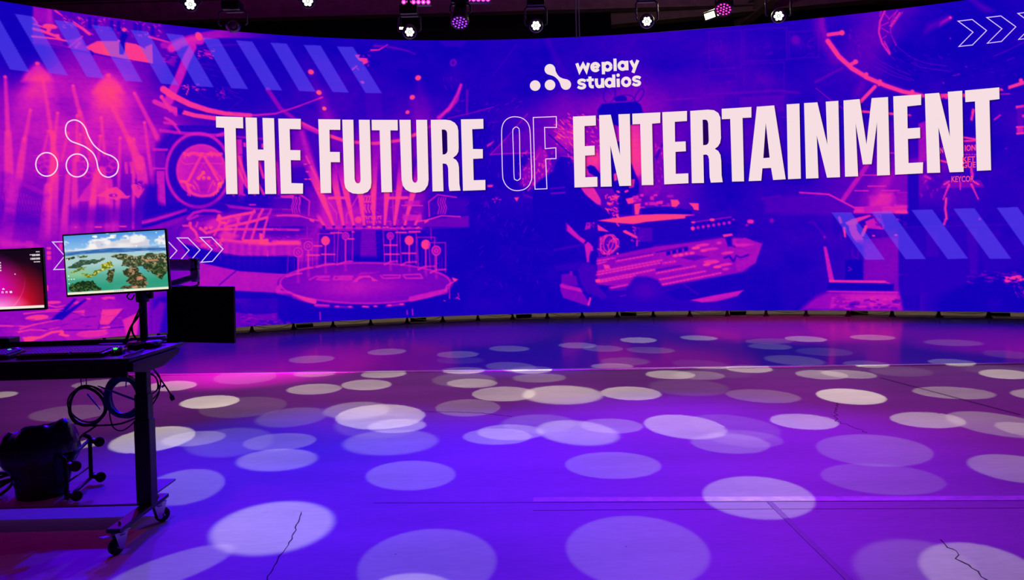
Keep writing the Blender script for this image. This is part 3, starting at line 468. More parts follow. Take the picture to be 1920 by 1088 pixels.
    line('H', [(0,380),(180,345),(260,330)], 4, .25, .7, 3); poly('H', [(0,520),(220,480),(260,480),(210,560),(0,570)], .2, .6, 6); poly('H', [(60,600),(140,590),(200,620),(215,700),(60,690)], .42, .8, 3); poly('H', [(55,690),(235,730),(265,780),(320,870),(290,880),(80,810),(50,740)], .55, .8, 2.5); line('H', [(65,700),(240,740)], 8, .75, .7, 2); line('H', [(320,815),(305,872)], 4, .85, .9); poly('H', [(135,570),(160,570),(160,610),(135,605)], .55, .8, 1.5)
    poly('H', [(205,560),(260,490),(380,520),(380,690),(480,800),(430,830),(260,760),(210,650)], .22, .9, 4); line('H', [(205,580),(215,660),(270,760),(400,820)], 6, .05, .7, 3)
    poly('H', [(380,450),(560,420),(900,350),(1250,310),(1500,270),(1760,290),(1865,322),(1800,500),(1720,575),(1360,640),(960,705),(480,700),(380,690),(385,560)], .52, .97, 2.5); poly('H', [(900,350),(1250,310),(1500,270),(1860,320),(1830,400),(1300,560),(920,450)], .58, .6, 12)
    poly('H', [(1660,270),(1760,290),(1780,330),(1600,345),(1610,270)], .7, .8, 5); poly('H', [(1830,380),(1865,322),(1800,500),(1640,530)], .66, .8, 3); poly('H', [(1700,575),(1800,495),(1790,560)], .1, .8, 6)
    rs = random.Random(77)
    for (xa, ya, xb, yb, n, w) in [(385,505,545,465,10,3),(560,480,880,425,20,4),(385,480,540,455,9,3),(390,580,960,475,36,5),(380,605,940,500,34,4),(980,500,1080,485,6,5),(385,660,900,560,34,5),(410,670,720,615,18,4),(940,650,1350,575,30,4.5),(960,695,1490,590,34,4),(920,590,1260,530,22,4.5),(500,720,650,695,11,4)]:
        line('H', [(xa, ya), (xb, yb)], w + 1.5, .8, .55, 3)
        for i in range(n):
            u = i / (n - 1); x = xa + (xb - xa) * u; y = ya + (yb - ya) * u; ell('H', x, y - 3, 8, 6, .98 if i % 2 else .8, .8, 1.4); ell('H', x + 9, y + 8, 6, 5, .4, .6, 1.4)
    poly('H', [(440,510),(490,515),(500,545),(450,550)], .98, .9, 2); poly('H', [(365,645),(410,640),(410,670),(370,672)], 1.0, .95, 1.5); poly('H', [(470,490),(540,475),(560,470),(880,410),(870,400),(560,450),(470,470)], .3, .6, 3)
    poly('H', [(905,395),(1190,345),(1190,360),(920,405)], .15, .85, 2); poly('H', [(900,555),(1130,515),(1150,525),(920,570)], .2, .8, 2.5); poly('H', [(1130,450),(1250,420),(1385,440),(1260,475)], .3, .9, 2)
    for i in range(4): poly('H', [(1005+i*53,395-i*12),(1040+i*53,388-i*12),(1042+i*53,420-i*12),(1008+i*53,430-i*12)], .0, .95, 2)
    for (x, y, w, c) in [(1085,430,22,1.),(1135,423,26,1.08),(1185,413,18,1.),(1235,407,24,.98),(1270,360,36,1.05),(1330,335,60,.9),(1345,383,32,1.05),(1410,370,60,.85),(1370,510,34,1.05),(1420,490,60,.95),(1465,530,36,1.08),(1540,510,55,.9),(1400,480,60,.85),(1555,405,55,.9),(1690,330,62,1.02),(1480,315,22,.85),(1540,550,30,.8)]: ell('H', x, y, w, 12, c, .9, 3, -.12)
    poly('H', [(1510,235),(1600,228),(1608,255),(1590,265),(1600,345),(1560,348),(1535,270),(1515,268)], .05, .95, 2); poly('H', [(1512,240),(1595,230),(1605,248),(1520,265)], .98, .95, 2)
    line('H', [(1530,450),(1570,432),(1610,480),(1640,430),(1670,470),(1740,430)], 4, .1, .9, 2); line('H', [(1570,335),(1760,385)], 4, .15, .6, 3)
    poly('H', [(720,620),(840,620),(930,650),(970,705),(1010,760),(1100,820),(1180,850),(700,860),(480,830),(470,740),(640,740)], .12, .95, 5); glow('H', 820, 750, 120, 70, .12); poly('H', [(480,720),(650,690),(640,740),(500,745)], .45, .6, 3)
    for i in range(9): ell('H', 515 + i*15, 722 - i*3, 7, 6, .9, .8, 1.3)
    poly('H', [(1010,760),(1340,650),(1720,580),(1700,700),(1240,830),(1100,830)], .04, .9, 6); poly('H', [(1215,832),(1420,790),(1705,738),(1640,795),(1460,840),(1330,852)], .72, .95, 2); poly('H', [(1400,830),(1660,780),(1640,795),(1450,842)], .6, .7, 2); line('H', [(1160,685),(1290,780)], 4, .25, .7, 3); line('H', [(590,795),(640,785)], 2, .5, .7)
    # control room wall behind, right of the headline
    for (x0, y0, x1, y1) in [(1395,55,1475,115),(1480,60,1535,110),(1330,60,1390,130),(1395,120,1470,185),(1320,140,1380,200)]:
        for L_ in ([(x0,y0),(x1,y0-3)],[(x0,y1),(x1,y1-3)],[(x0,y0),(x0,y1)],[(x1,y0-3),(x1,y1-3)]): line('_', L_, 2.4, .26, .6, 2.5)
        specks('_', x0+5, y0+8, x1-8, y1-8, 12, .2, int(x0), 10, 4, (0, 3), .35, .1); glow('_', (x0+x1)/2, (y0+y1)/2, 30, 20, .07)
    line('G', [(700,180),(1050,155)], 3, .42, .7, 2); line('_', [(1320,178),(1460,170),(1500,175)], 5, .36, .6, 3); poly('_', [(1385,182),(1470,176),(1470,210),(1390,215)], .32, .6, 5); poly('_', [(1300,182),(1358,178),(1355,215),(1300,215)], .3, .7, 5); poly('_', [(1484,185),(1510,170),(1530,180),(1540,260),(1520,345),(1470,345),(1470,230)], .03, .6, 14); ell('R', 550, 240, 28, 28, .38, .8, 6)
    for y in (245, 262, 300): line('_', [(1270, y), (1345, y - 6)], 2, .28, .5, 2)
    specks('_', 1400, 200, 1500, 345, 20, .3, 46, 10, 2, (-.1, .2), .5, .1)
    # ---------------- arena dome at upper right
    line('K', [(50,165),(60,260),(110,380),(210,520),(330,630),(480,720),(640,790),(800,845),(960,880)], 9, .5, .8, 5, 'mix', 11); line('K', [(30,170),(45,300),(100,430),(190,540)], 20, .42, .7, 16); line('K', [(110,380),(210,520),(330,630),(480,720),(640,790),(800,845),(985,885)], 9, .97, .95, 2, 'mix', 7)
    line('K', [(1140,885),(1230,880),(1370,880)], 7, .97, .95, 1.5); poly('K', [(1690,815),(1715,815),(1730,835),(1690,842)], .97, 1, 1.2); poly('K', [(1775,795),(1920,745),(1990,740),(1990,770),(1920,780),(1775,825)], .98, 1, 1.2); ell('K', 1892, 743, 18, 20, 1., 1, 1.5); line('K', [(1700,870),(1790,866)], 2, .9, .7)
    for i in range(6): line('K', [(1150 + i * 12, 890), (1150 + i * 12, 910)], 1.6, .95, .9)
    line('K', [(115,320),(240,303)], 7, .95, .95, 1.5); ell('K', 240, 303, 24, 25, .98, 1, 1.5); line('K', [(310,600),(370,572)], 7, .97, .95, 1.5); ell('K', 365, 570, 22, 22, .98, 1, 1.5); line('K', [(240,630),(0,755)], 5, .35, .7, 2, 'mix', 6)
    for x, y in [(465,685),(590,750),(890,845)]: ell('K', x, y, 18, 18, .97, 1, 1.5); line('K', [(x, y), (x - 10, y + 35)], 4.5, .97, .9)
    line('K', [(545,800),(410,940)], 6.5, .98, .95, 1.5); poly('K', [(420,740),(450,780),(430,870),(340,910),(370,820)], .42, .6, 14); line('K', [(0,815),(130,920),(260,1010)], 2, .5, .8); line('K', [(420,1028),(500,1035)], 4, .98); line('K', [(670,1048),(870,1065)], 4, .98); line('R', [(945,672),(1010,675)], 3, .95); line('R', [(1110,685),(1235,692)], 3, .95)
    poly('K', [(520,130),(640,100),(900,70),(760,110),(660,240),(580,400),(470,480),(430,300)], .42, .55, 30); poly('K', [(330,180),(560,130),(580,330),(460,430)], .25, .4, 40)
    line('K', [(635,100),(590,200),(580,300),(610,400),(680,500)], 3.4, .85, .9, 1.5); line('K', [(600,105),(590,150)], 3, .7, .7); line('K', [(630,380),(685,490)], 2.4, .8, .9)
    for L_ in ([(630,120),(680,180)],[(590,245),(670,205)],[(590,250),(670,300)],[(600,365),(650,330)],[(610,390),(660,430)],[(640,460),(665,440)],[(690,260),(690,310),(740,420)],[(750,95),(690,210)],[(800,110),(690,260)],[(670,180),(750,100)]): line('K', L_, 1.8, .7, .9)
    for i in range(11): line('K', [(682 + i*8.5, 240 - i*12), (694 + i*8.5, 240 - i*12)], 2, .95, .95)
    for L_ in ([(690,310),(760,440),(880,530),(1000,580),(1200,610)],[(720,440),(740,480)],[(490,480),(600,570),(760,650),(870,690)],[(550,570),(700,660),(900,740)],[(550,615),(700,695),(870,745)],[(880,580),(960,620),(1240,660)],[(1640,520),(1780,460),(1920,390)],[(1760,560),(1830,530)],[(690,520),(730,555)]): line('K', L_, 1.6, .34, .8, 1.5)
    specks('K', 300, 260, 470, 540, 22, .42, 47, 6, 1.3, (.5, 1.6), .7, .1); specks('K', 740, 480, 1250, 690, 26, .3, 48, 8, 1.5, (0, .7), .5, .1); specks('K', 1400, 560, 1900, 760, 14, .22, 49, 8, 2, (-.4, .2), .5, .1)
    poly('K', [(1225,150),(1245,165),(1225,185),(1010,300),(1040,220)], .42, .75, 14); poly('K', [(1235,155),(1248,165),(1235,180),(1140,240),(1150,205)], .8, .7, 6); ell('K', 1240, 163, 12, 14, .95, 1, 2); poly('K', [(1425,0),(1460,0),(1640,100),(1560,110)], .55, .55, 12); ell('K', 1238, 354, 5, 10, .6); ell('K', 1455, 225, 4, 9, .6)
    ell('K', 1318, 685, 8, 9, .5); ell('K', 1388, 616, 6, 6, .6); ell('K', 1175, 765, 7, 10, .6, 1, 1, -.5); line('K', [(1265,700),(1315,688)], 2, .4); poly('K', [(1080,770),(1180,730),(1130,830),(1080,830)], .18, .6, 10)
    # ---------------- right: stage hall, stairs, keeper in front, player seats
    poly('_', [(1585,230),(1700,230),(1700,345),(1600,345)], .35, .5, 20); poly('_', [(1665,300),(1740,290),(1740,350),(1690,400),(1600,395)], .52, .5, 14)
    line('I', [(860,110),(705,330)], 9, .7, .85, 3); line('I', [(1010,170),(940,290),(900,370)], 18, .7, .5, 12); poly('I', [(950,290),(1030,290),(1010,375),(885,375)], 1.0, .8, 10); poly('I', [(870,305),(1128,300),(1128,378),(880,380)], .72, .6, 6)
    for x0, x1, y in [(835,950,170),(868,985,243),(780,870,273),(960,1075,272),(1060,1130,285),(1010,1040,25)]: line('I', [(x0, y), (x1, y)], 2.2, .85, .85, 1.3)
    line('I', [(420,285),(610,297),(780,385),(1128,383)], 3.4, .85, .85, 1.6); line('I', [(600,310),(770,400),(1128,395)], 3, .25, .8, 2); poly('I', [(780,392),(1128,388),(1128,420),(770,425)], .88, .85, 2); line('I', [(175,325),(290,310)], 5, .3, .7, 3); poly('I', [(430,300),(600,310),(760,405),(740,430),(430,430),(190,420),(190,330)], .28, .7, 8)
    poly('I', [(640,420),(1070,430),(1130,440),(1130,520),(640,560)], .08, .7, 6); poly('I', [(840,375),(960,372),(962,408),(890,415),(845,420)], .68, .95, 1.5); poly('I', [(720,485),(760,460),(880,430),(890,440),(800,480),(790,500),(800,540),(838,590),(835,620),(790,610),(760,570),(745,530),(740,500)], .88, .95, 1.5); poly('I', [(720,480),(790,465),(800,495),(730,500)], .98, .7, 2)
    poly('I', [(850,475),(930,440),(975,500),(970,530),(860,520)], .75, .9, 2); line('I', [(855,510),(832,565)], 6, 1., .95, 1.5); line('I', [(712,520),(718,575)], 6, .95, .95, 1.5, 'mix', 3); poly('I', [(895,430),(955,415),(975,520),(930,500)], .5, .8, 2); specks('I', 890, 430, 960, 500, 14, .05, 50, 6, 1.8, (.8, 1.4), .7); line('I', [(680,450),(690,480)], 5, .95, .8); line('I', [(1065,460),(1125,485)], 3, .9, .8); ell('I', 1112, 495, 14, 10, .98); ell('I', 905, 569, 10, 6, .95); ell('I', 1052, 565, 12, 7, .98)
    poly('I', [(780,600),(1070,570),(1070,930),(840,860),(840,640)], .42, .8, 4); poly('I', [(850,620),(1068,590),(1068,880),(850,850)], .45, .7, 14); poly('I', [(715,725),(835,725),(835,860),(718,862)], .0, .97, 2); line('I', [(740,775),(760,790),(740,800)], 2, .5, .8); line('I', [(765,660),(765,700),(800,720),(805,660)], 3, .3, .7); poly('I', [(590,640),(710,680),(715,860),(640,860)], .12, .7, 5)
    poly('I', [(575,640),(595,640),(648,870),(612,872)], .72, .95, 1.6); line('I', [(620,868),(980,872)], 4.6, .88, .95, 1.6); poly('I', [(980,870),(1030,885),(1000,893)], .82, .95, 1.5); poly('I', [(600,880),(1040,885),(1035,935),(590,930)], .0, .95, 2.5); line('I', [(600,935),(1060,942)], 2.4, .85, .9)
    poly('I', [(530,960),(600,935),(1060,945),(1100,1060),(420,1060)], .62, .8, 10); poly('I', [(700,955),(1065,945),(1075,1010),(760,1000)], .85, .6, 14); specks('I', 620, 960, 1080, 1050, 60, .8, 51, 7, 3, (-.4, .4), .35, .2); specks('I', 700, 990, 1060, 1050, 22, .2, 52, 9, 4, (-.3, .3), .5, .1)
    poly('I', [(1070,430),(1130,430),(1130,100),(1200,100),(1210,1060),(1100,1060),(1070,900)], .03, .8, 4); line('I', [(1075,825),(1130,822)], 2.4, .4, .7); line('I', [(480,480),(510,480),(590,580)], 4, .28, .7, 3); ell('I', 582, 578, 8, 8, .6, .8, 2); line('I', [(495,490),(470,600)], 7, .14, .7, 4)
    poly('I', [(0,600),(60,580),(170,625),(130,750),(30,800),(0,800)], .58, .9, 2.5); poly('I', [(0,620),(120,625),(60,640),(0,640)], .85, .7, 4); line('I', [(0,700),(30,712),(80,695)], 3, .05, .8, 1.5); ell('I', 95, 475, 22, 14, .85, .9, 3); ell('I', 235, 470, 14, 16, .55, .8, 4); poly('I', [(300,820),(590,830),(600,935),(330,1060),(300,1000)], .1, .7, 12)
    # right edge: tower, banner text block, trophies, rocks
    poly('J', [(60,100),(110,90),(140,300),(62,320)], .14, .6, 6); poly('_', [(1722,232),(1740,225),(1742,300),(1722,306)], .6, .9, 3)
    poly('J', [(215,205),(400,205),(400,360),(215,380)], .38, .7, 6); line('J', [(330,205),(395,215)], 3, .95); line('J', [(340,225),(395,222)], 3.4, .98, .9); line('J', [(215,320),(255,330)], 3.5, .98, .9); poly('J', [(330,245),(398,245),(398,275),(330,278)], .45, .8, 2)
    poly('J', [(240,420),(420,420),(440,455),(220,460)], .5, .8, 3)
    for i in range(5): ell('J', 338 + i*14, 292 - (i % 2), 4, 4, .9)
    line('J', [(265,440),(235,515)], 4, .95, .9, 1.5, 'mix', 2); line('J', [(375,440),(410,515)], 4, .95, .9, 1.5, 'mix', 2); line('J', [(250,510),(245,560),(252,612)], 4, .98, .95, 1.5); line('J', [(240,640),(246,615)], 4, .9, .9); line('J', [(320,430),(320,465)], 3, .9, .8); line('J', [(375,360),(380,400)], 5, .9, .9, 1.5); line('J', [(240,440),(265,425)], 3, .9); line('J', [(385,425),(410,440)], 3, .95)
    poly('J', [(380,60),(392,68),(380,125),(370,120)], .98, .95, 1.2); line('J', [(490,118),(518,96)], 3.2, .75, .95, 1.5); poly('J', [(595,50),(637,44),(637,58),(597,64)], .97, .95, 1.2); poly('J', [(600,150),(637,148),(637,190),(602,192)], .8, .9, 1.5); line('J', [(600,155),(637,152)], 3, .97); line('J', [(602,188),(637,185)], 3, .97); poly('J', [(600,60),(637,55),(637,150),(605,150)], .36, .7, 3); ell('J', 637, 100, 10, 8, .95, .9, 1.5)
    line('J', [(145,400),(170,410)], 5, .85, .8, 2); specks('J', 110, 390, 215, 500, 20, .5, 53, 6, 3, (0, 3), .5); line('J', [(0,545),(58,548)], 5, .9, .8, 3); line('J', [(0,578),(58,580)], 5, .98, .9, 3); poly('J', [(0,470),(60,475),(60,545),(0,545)], .5, .7, 4); poly('J', [(58,380),(112,380),(112,650),(58,650)], .06, .7, 3)
    poly('J', [(22,650),(410,645),(410,900),(300,960),(30,1000)], .12, .8, 8); line('J', [(20,655),(240,648),(620,640)], 2.4, .2, .8, 2); poly('J', [(150,670),(212,680),(212,800),(150,800)], .2, .7, 4); poly('J', [(350,665),(405,668),(405,890),(370,890)], .22, .7, 5); poly('J', [(85,680),(120,690),(100,1060),(80,1060)], .12, .5, 10); poly('J', [(150,840),(215,840),(205,1060),(155,1060)], .1, .5, 10)
    poly('J', [(420,900),(637,880),(637,1000),(400,1000),(260,1030)], .02, .7, 14); specks('J', 350, 870, 600, 930, 40, .5, 54, 8, 2.6, (-.2, .3), .5, .2); specks('J', 540, 895, 637, 925, 30, .98, 55, 6, 3, (-.2, .3), .7, .15); specks('J', 590, 930, 637, 1000, 14, .5, 56, 7, 1.4, (.8, 2.2), .8); poly('J', [(410,700),(637,720),(637,870),(420,880)], .15, .5, 14)
    ell('J', 416, 613, 6, 6, .6); ell('J', 548, 262, 6, 4, .4); glow('J', 470, 690, 60, 30, .05)
    poly('_', [(1920,100),(2020,90),(2020,560),(1925,560)], .08, .3, 30)
    CV.t += (vnoise(8, (5, 4)) - .5) * .035 * (1 + CV.t)
    rgb = duo(CV.t)
    # dark halo that sits behind the headline
    sh = np.zeros((MH, MW)); keep = CV.t; CV.t = sh
    for k, loops in HEADLINE:
        for lp in loops[:1]: poly(k, lp, 1, 1, 1, 'max')
    CV.t = keep
    sh = np.roll(blur(sh, 4), (1, 2), (0, 1)); rgb *= (1 - .5 * sh)[..., None]
    # see-through diagonal stripes
    st = np.zeros((MH, MW)); CV.t = st
    for q4 in STRIPES: poly('_', q4, 1, 1, 1.1, 'max')
    rgb += (np.array([.40, .34, 1.0]) - rgb) * (.52 * st)[..., None]
    rgb[..., 0] += .04 * st * (keep > .4)
    CV.t = keep
    return np.clip(rgb, 0, 1)
STRIPES = [[(-45,14),(-10,20),(55,134.7),(19,130.3)],[(28,26),(63,31),(127.4,141.8),(92.6,136.8)],[(101.5,37.4),(138.2,42),(195.6,147),(162.6,144)],[(172.6,46.5),(208.8,51),(267,154),(234.7,151.5)],
 [(245,56),(276.5,59),(335,160),(302,156.5)],[(311,62.6),(343.5,66),(400.6,163.5),(368,162)],[(379,70),(410,73),(465,167),(434,165.6)],[(442.4,75.6),(473,78),(529,169.7),(499,168.5)],[(507,80),(537.6,82),(592,172),(561,170.6)],
 [(569.4,84.4),(601,85.3),(654,173.5),(624,172.6)],[(631.8,87.4),(662,88),(716,174.7),(685.6,174.4)],
 [(1559,398.4),(1596,398.4),(1659,487),(1622.5,487)],[(1634,397.5),(1671,396),(1736,486),(1698,486)],[(1709,394),(1748,393),(1815,485),(1777,486)],[(1787.5,391.5),(1827,390.6),(1896,485.3),(1855.6,485.3)],[(1869,390),(1908,388.4),(1978,484),(1937,485)]]
HEADLINE = [
 ('a', [[(28,112),(335,122),(338,248),(252,246),(273,992),(146,993),(122,242),(30,238)]]),
 ('a', [[(363,124),(492,128),(503,488),(568,489),(556,130),(687,134),(713,991),(587,992),(577,612),(508,611),(520,992),(393,992)]]),
 ('a', [[(735,138),(990,141),(991,260),(864,256),(872,494),(985,496),(986,610),(877,608),(884,868),(1016,872),(1015,988),(765,990)]]),
 ('b', [[(40,145),(290,147),(290,266),(167,264),(173,515),(284,516),(286,632),(182,631),(187,980),(68,982)]]),
 ('b', [[(312,150),(438,151),(452,820),(460,850),(475,868),(492,872),(508,866),(518,848),(520,820),(500,151),(624,152),(643,860),(635,922),(600,968),(545,988),(490,991),(430,985),(380,960),(348,920),(335,860)]]),
 ('b', [[(645,152),(940,153),(942,272),(858,271),(878,970),(757,972),(736,271),(648,270)]]),
 ('b', [[(960,152),(1087,152),(1105,820),(1113,848),(1128,862),(1142,864),(1157,855),(1166,830),(1150,152),(1274,152),(1291,830),(1283,890),(1248,945),(1198,970),(1138,977),(1080,968),(1030,940),(998,895),(985,830)]]),
 ('c', [[(228,152),(390,150),(450,158),(500,185),(530,225),(540,275),(544,470),(540,515),(520,550),(478,583),(515,605),(538,640),(547,690),(552,880),(565,953),(440,957),(430,900),(425,700),(415,665),(400,650),(362,646),(372,960),(248,962)],[(352,262),(385,262),(405,275),(413,300),(418,500),(410,525),(390,542),(362,545)]]),
 ('c', [[(570,147),(823,142),(825,252),(697,258),(706,482),(817,484),(818,588),(708,594),(714,836),(846,832),(847,946),(593,955)]]),
 ('d', [[(872,115),(1130,103),(1132,215),(1003,222),(1006,450),(1117,443),(1119,550),(1010,557),(1012,803),(1148,797),(1150,908),(890,918)]]),
 ('e', [[(20,220),(152,214),(257,675),(238,210),(368,205),(382,1018),(250,1022),(147,562),(163,1027),(38,1030)]]),
 ('e', [[(395,203),(713,188),(712,308),(620,316),(635,1010),(503,1012),(485,320),(398,324)]]),
 ('e', [[(735,186),(1015,172),(1015,286),(877,295),(880,522),(1000,516),(1003,628),(885,635),(888,884),(1030,878),(1032,990),(758,1003)]]),
 ('e', [[(1052,172),(1250,157),(1320,163),(1370,195),(1393,245),(1400,480),(1390,535),(1365,575),(1330,600),(1370,625),(1395,670),(1403,740),(1407,900),(1420,978),(1285,984),(1272,920),(1265,720),(1255,680),(1235,665),(1200,668),(1207,987),(1070,990)],[(1192,272),(1225,270),(1245,280),(1255,310),(1262,510),(1255,540),(1235,556),(1198,560)]]),
 ('_', [[(1353,204.5),(1408.7,201),(1408.7,220.8),(1392.1,221.5),(1394.9,340.3),(1372.4,340.8),(1369,223.4),(1353.3,224)]]),
 ('f', [[(165,232),(352,218),(475,1010),(340,1018),(318,888),(225,893),(213,1025),(78,1030)],[(261,405),(303,778),(235,783)]]),
 ('f', [[(485,207),(622,198),(638,1003),(500,1010)]]),
 ('f', [[(672,193),(815,185),(922,640),(905,178),(1040,168),(1058,988),(918,993),(808,540),(827,998),(693,1003)]]),
 ('f', [[(1095,165),(1268,150),(1342,635),(1397,140),(1573,128),(1593,965),(1455,970),(1455,395),(1397,848),(1303,852),(1225,410),(1252,978),(1112,983)]]),
 ('g', [[(198,178),(497,157),(497,270),(348,286),(352,522),(485,513),(487,625),(355,635),(362,893),(518,885),(515,1003),(218,1018)]]),
 ('g', [[(537,152),(690,140),(805,610),(783,130),(938,117),(953,988),(803,993),(683,510),(702,996),(562,1000)]]),
 ('g', [[(968,115),(1335,82),(1338,207),(1230,220),(1248,970),(1095,977),(1075,232),(972,240)]])]
# ---------------------------------------------------------------- the curved LED wall
WZ0, WZ1 = .107, 5.298
def wy(x):
    t = x / 15; return 15 * (.9383 + .0088*t - .5029*t*t + .2894*t**3 - .3345*t**4)
def wdy(x):
    t = x / 15; return .0088 - 1.0058*t + .8682*t*t - 1.338*t**3
def on_wall(px, py, off=.02):
    d = ray(px, py); s = 14.
    for _ in range(12):
        x = s * d.x; g = s * d.y - wy(x); s -= g / (d.y - wdy(x) * d.x)
    n = Vector((wdy(s * d.x), -1, 0)).normalized(); return EYE + d * s + n * off
led = thing('led_wall', 'huge curved LED video wall showing a blue and magenta headline graphic', 'LED wall', (0, wy(0), 0))
NX, NZ = 1480, 440
xs = np.linspace(-11.5, 9.6, NX); zs = np.linspace(WZ1, WZ0, NZ)
PX, PZ = np.meshgrid(xs, zs); P3 = np.stack([PX, wy(PX), PZ], -1)
ART = paint_mural(); uv = project(P3); U = np.clip(uv[..., 0] - MX0 - .5, 0, MW - 1.01); V = np.clip(uv[..., 1] - MY0 - .5, 0, MH - 1.01)
ui, vi = U.astype(int), V.astype(int); fu, fv = (U - ui)[..., None], (V - vi)[..., None]
C4 = (ART[vi, ui]*(1-fu) + ART[vi, ui+1]*fu)*(1-fv) + (ART[vi+1, ui]*(1-fu) + ART[vi+1, ui+1]*fu)*fv
grid_mesh('display_surface', P3, to_lin(C4), emit('led_picture', (255,255,255), 1., 'picture'), led)
def wall_curve(dn, za, zb, x0=-11.5, x1=9.6, n=90):       # strip of the wall's own curve, dn metres behind its face
    out = []
    for x in np.linspace(x0, x1, n):
        nn = Vector((-wdy(x), 1, 0)).normalized(); out.append((Vector((x, wy(x), 0)) + nn * dn))
    return out
def curved_box(d0, d1, z0, z1, mb, x0=-11.5, x1=9.6):
    A, B = wall_curve(d0, 0, 0, x0, x1), wall_curve(d1, 0, 0, x0, x1); t = bmesh.new(); rows = []
    for a, b in zip(A, B): rows.append([t.verts.new((a.x, a.y, z0)), t.verts.new((b.x, b.y, z0)), t.verts.new((b.x, b.y, z1)), t.verts.new((a.x, a.y, z1))])
    for p, q in zip(rows, rows[1:]):
        for k in range(4): t.faces.new((p[k], p[(k+1) % 4], q[(k+1) % 4], q[k]))
    t.faces.new(rows[0][::-1]); t.faces.new(rows[-1]); mb.add(t); return mb
BLK = mat('black_metal', (14,13,15), .45, .6, noise=.2); BLKP = mat('black_plastic', (16,15,18), .4, noise=.15, scale=120)
curved_box(.01, .10, WZ0, WZ1 + .006, MB()).build('panel_housing', BLKP, led)
curved_box(.25, .33, .088, .105, MB()).build('base_rail', BLK, led)
mb = curved_box(.6, .66, 2.4, 2.46, MB()); curved_box(.6, .66, 4.9, 4.96, mb); mb.build('rear_frame', BLK, led)
WHITE = emit('led_white', (246,222,226), 1.)
def flat(name, shapes, m_, off=.02):
    b = bmesh.new()
    for loops in shapes:
        L3 = [[on_wall(x, y, off) for x, y in lp] for lp in loops]; L2 = [[Vector((x, y, 0)) for x, y in lp] for lp in loops]
        vv = [b.verts.new(p) for lp in L3 for p in lp]
        for tri in geometry.tessellate_polygon(L2):
            try: b.faces.new([vv[i] for i in tri])
            except ValueError: pass
    me = bpy.data.meshes.new(name); b.to_mesh(me); b.free(); me.materials.append(m_); return link(name, me, led)
def dens(lp, step=22):
    out = []
    for (x0, y0), (x1, y1) in zip(lp, lp[1:] + lp[:1]):
        n = max(1, int(math.hypot(x1 - x0, y1 - y0) / step)); out += [(x0 + (x1-x0)*i/n, y0 + (y1-y0)*i/n) for i in range(n)]
    return out
def c2(pts, k=6, closed=True): return [(p.x, p.y) for p in catmull([Vector((x, y, 0)) for x, y in pts], k, closed)]
def stroke(pts, w, closed=True):       # outline ribbon as quads with mitred corners
    n = len(pts); L, Rr = [], []
    for i in range(n):
        a = pts[i - 1] if i or closed else pts[0]; b = pts[(i+1) % n] if i < n-1 or closed else pts[-1]; p = pts[i]
        def nrm(u, v): dx, dy = v[0]-u[0], v[1]-u[1]; l = math.hypot(dx, dy) or 1; return (-dy/l, dx/l)
        n1 = nrm(a, p) if a != p else nrm(p, b); n2 = nrm(p, b) if b != p else n1; mx, my = n1[0]+n2[0], n1[1]+n2[1]; q = mx*mx + my*my
        k = 2 / max(q, .5); ox, oy = mx*k*w/2, my*k*w/2
        L.append((p[0]+ox, p[1]+oy)); Rr.append((p[0]-ox, p[1]-oy))
    return [[[L[i], L[(i+1) % n], Rr[(i+1) % n], Rr[i]]] for i in range(n if closed else n-1)]
flat('headline_lettering', [[dens(cp(k, lp)) for lp in loops] for k, loops in HEADLINE], WHITE)
LIGHTW = emit('led_outline_white', (250,214,240), 1.)
S = []
S += stroke(c2(cp('d', [(64,300),(75,210),(110,155),(160,125),(215,117),(280,127),(335,160),(370,210),(386,290),(396,540),(405,790),(395,850),(365,905),(315,940),(245,953),(180,943),(125,905),(90,850),(75,780),(68,540)])), 1.5)
S += stroke(c2(cp('d', [(190,290),(200,250),(225,233),(250,243),(265,285),(270,540),(276,790),(268,820),(245,838),(222,830),(205,795),(198,540)])), 1.4)
S += stroke(cp('d', [(422,125),(683,115),(685,238),(550,238),(557,478),(678,468),(680,590),(563,595),(577,932),(442,937)]), 1.5)
flat('outlined_word', S, LIGHTW)
S = []
for cx, cy, rx, ry in [(316,648,74,80),(523,655,74,78)]:
    S += stroke(cp('A', [(cx + rx*math.cos(2*PI*i/40), cy + ry*math.sin(2*PI*i/40)) for i in range(40)]), 2.3)
S += stroke(c2(cp('A', [(445,400),(462,362),(505,346),(548,362),(580,402),(600,455),(640,520),(700,567),(760,592),(795,622),(804,665),(787,712),(740,735),(695,720),(668,680),(655,620),(630,570),(580,530),(530,508),(480,488),(450,450)])), 2.3)
flat('outlined_emblem', S, LIGHTW)
S = []
for k, pts in [('D', [(245,465),(360,462),(478,582),(368,710),(255,717),(368,585)]),('D', [(10,470),(122,470),(243,592),(133,714),(20,722),(132,595)]),('D', [(-225,475),(-113,475),(8,600),(-102,720),(-215,727),(-103,602)]),
               ('_', [(98,454),(119,453.6),(142,479),(121.5,505),(100.5,505.6),(121,480)])]: S += stroke(cp(k, pts), 1.7)
for pts in [[(1310,198),(1440,183),(1573,285),(1442,418),(1317,432),(1448,300)],[(1575,165),(1705,150),(1843,250),(1710,385),(1580,402),(1715,268)],[(1862,127),(1995,110),(2130,212),(2000,350),(1868,367),(2005,232)]]: S += stroke(cp('K', pts), 1.6)
flat('chevron_outlines', S, emit('led_chevron', (226,196,246), 1.))
def disc(cx, cy, r, n=36): return [(cx + r*math.cos(2*PI*i/n), cy + r*math.sin(2*PI*i/n)) for i in range(n)]
S = [[cp('L', disc(187,568,79))],[cp('L', disc(410,558,79))],[cp('L', disc(408,325,80))],[cp('L', disc(648,553,78))]]
nk = c2([(486,300),(499,360),(543,428),(600,460),(670,476)], 6, False) + c2([(571,570),(551,515),(515,465),(460,425),(385,402)], 6, False)
S += [[cp('L', nk)]]
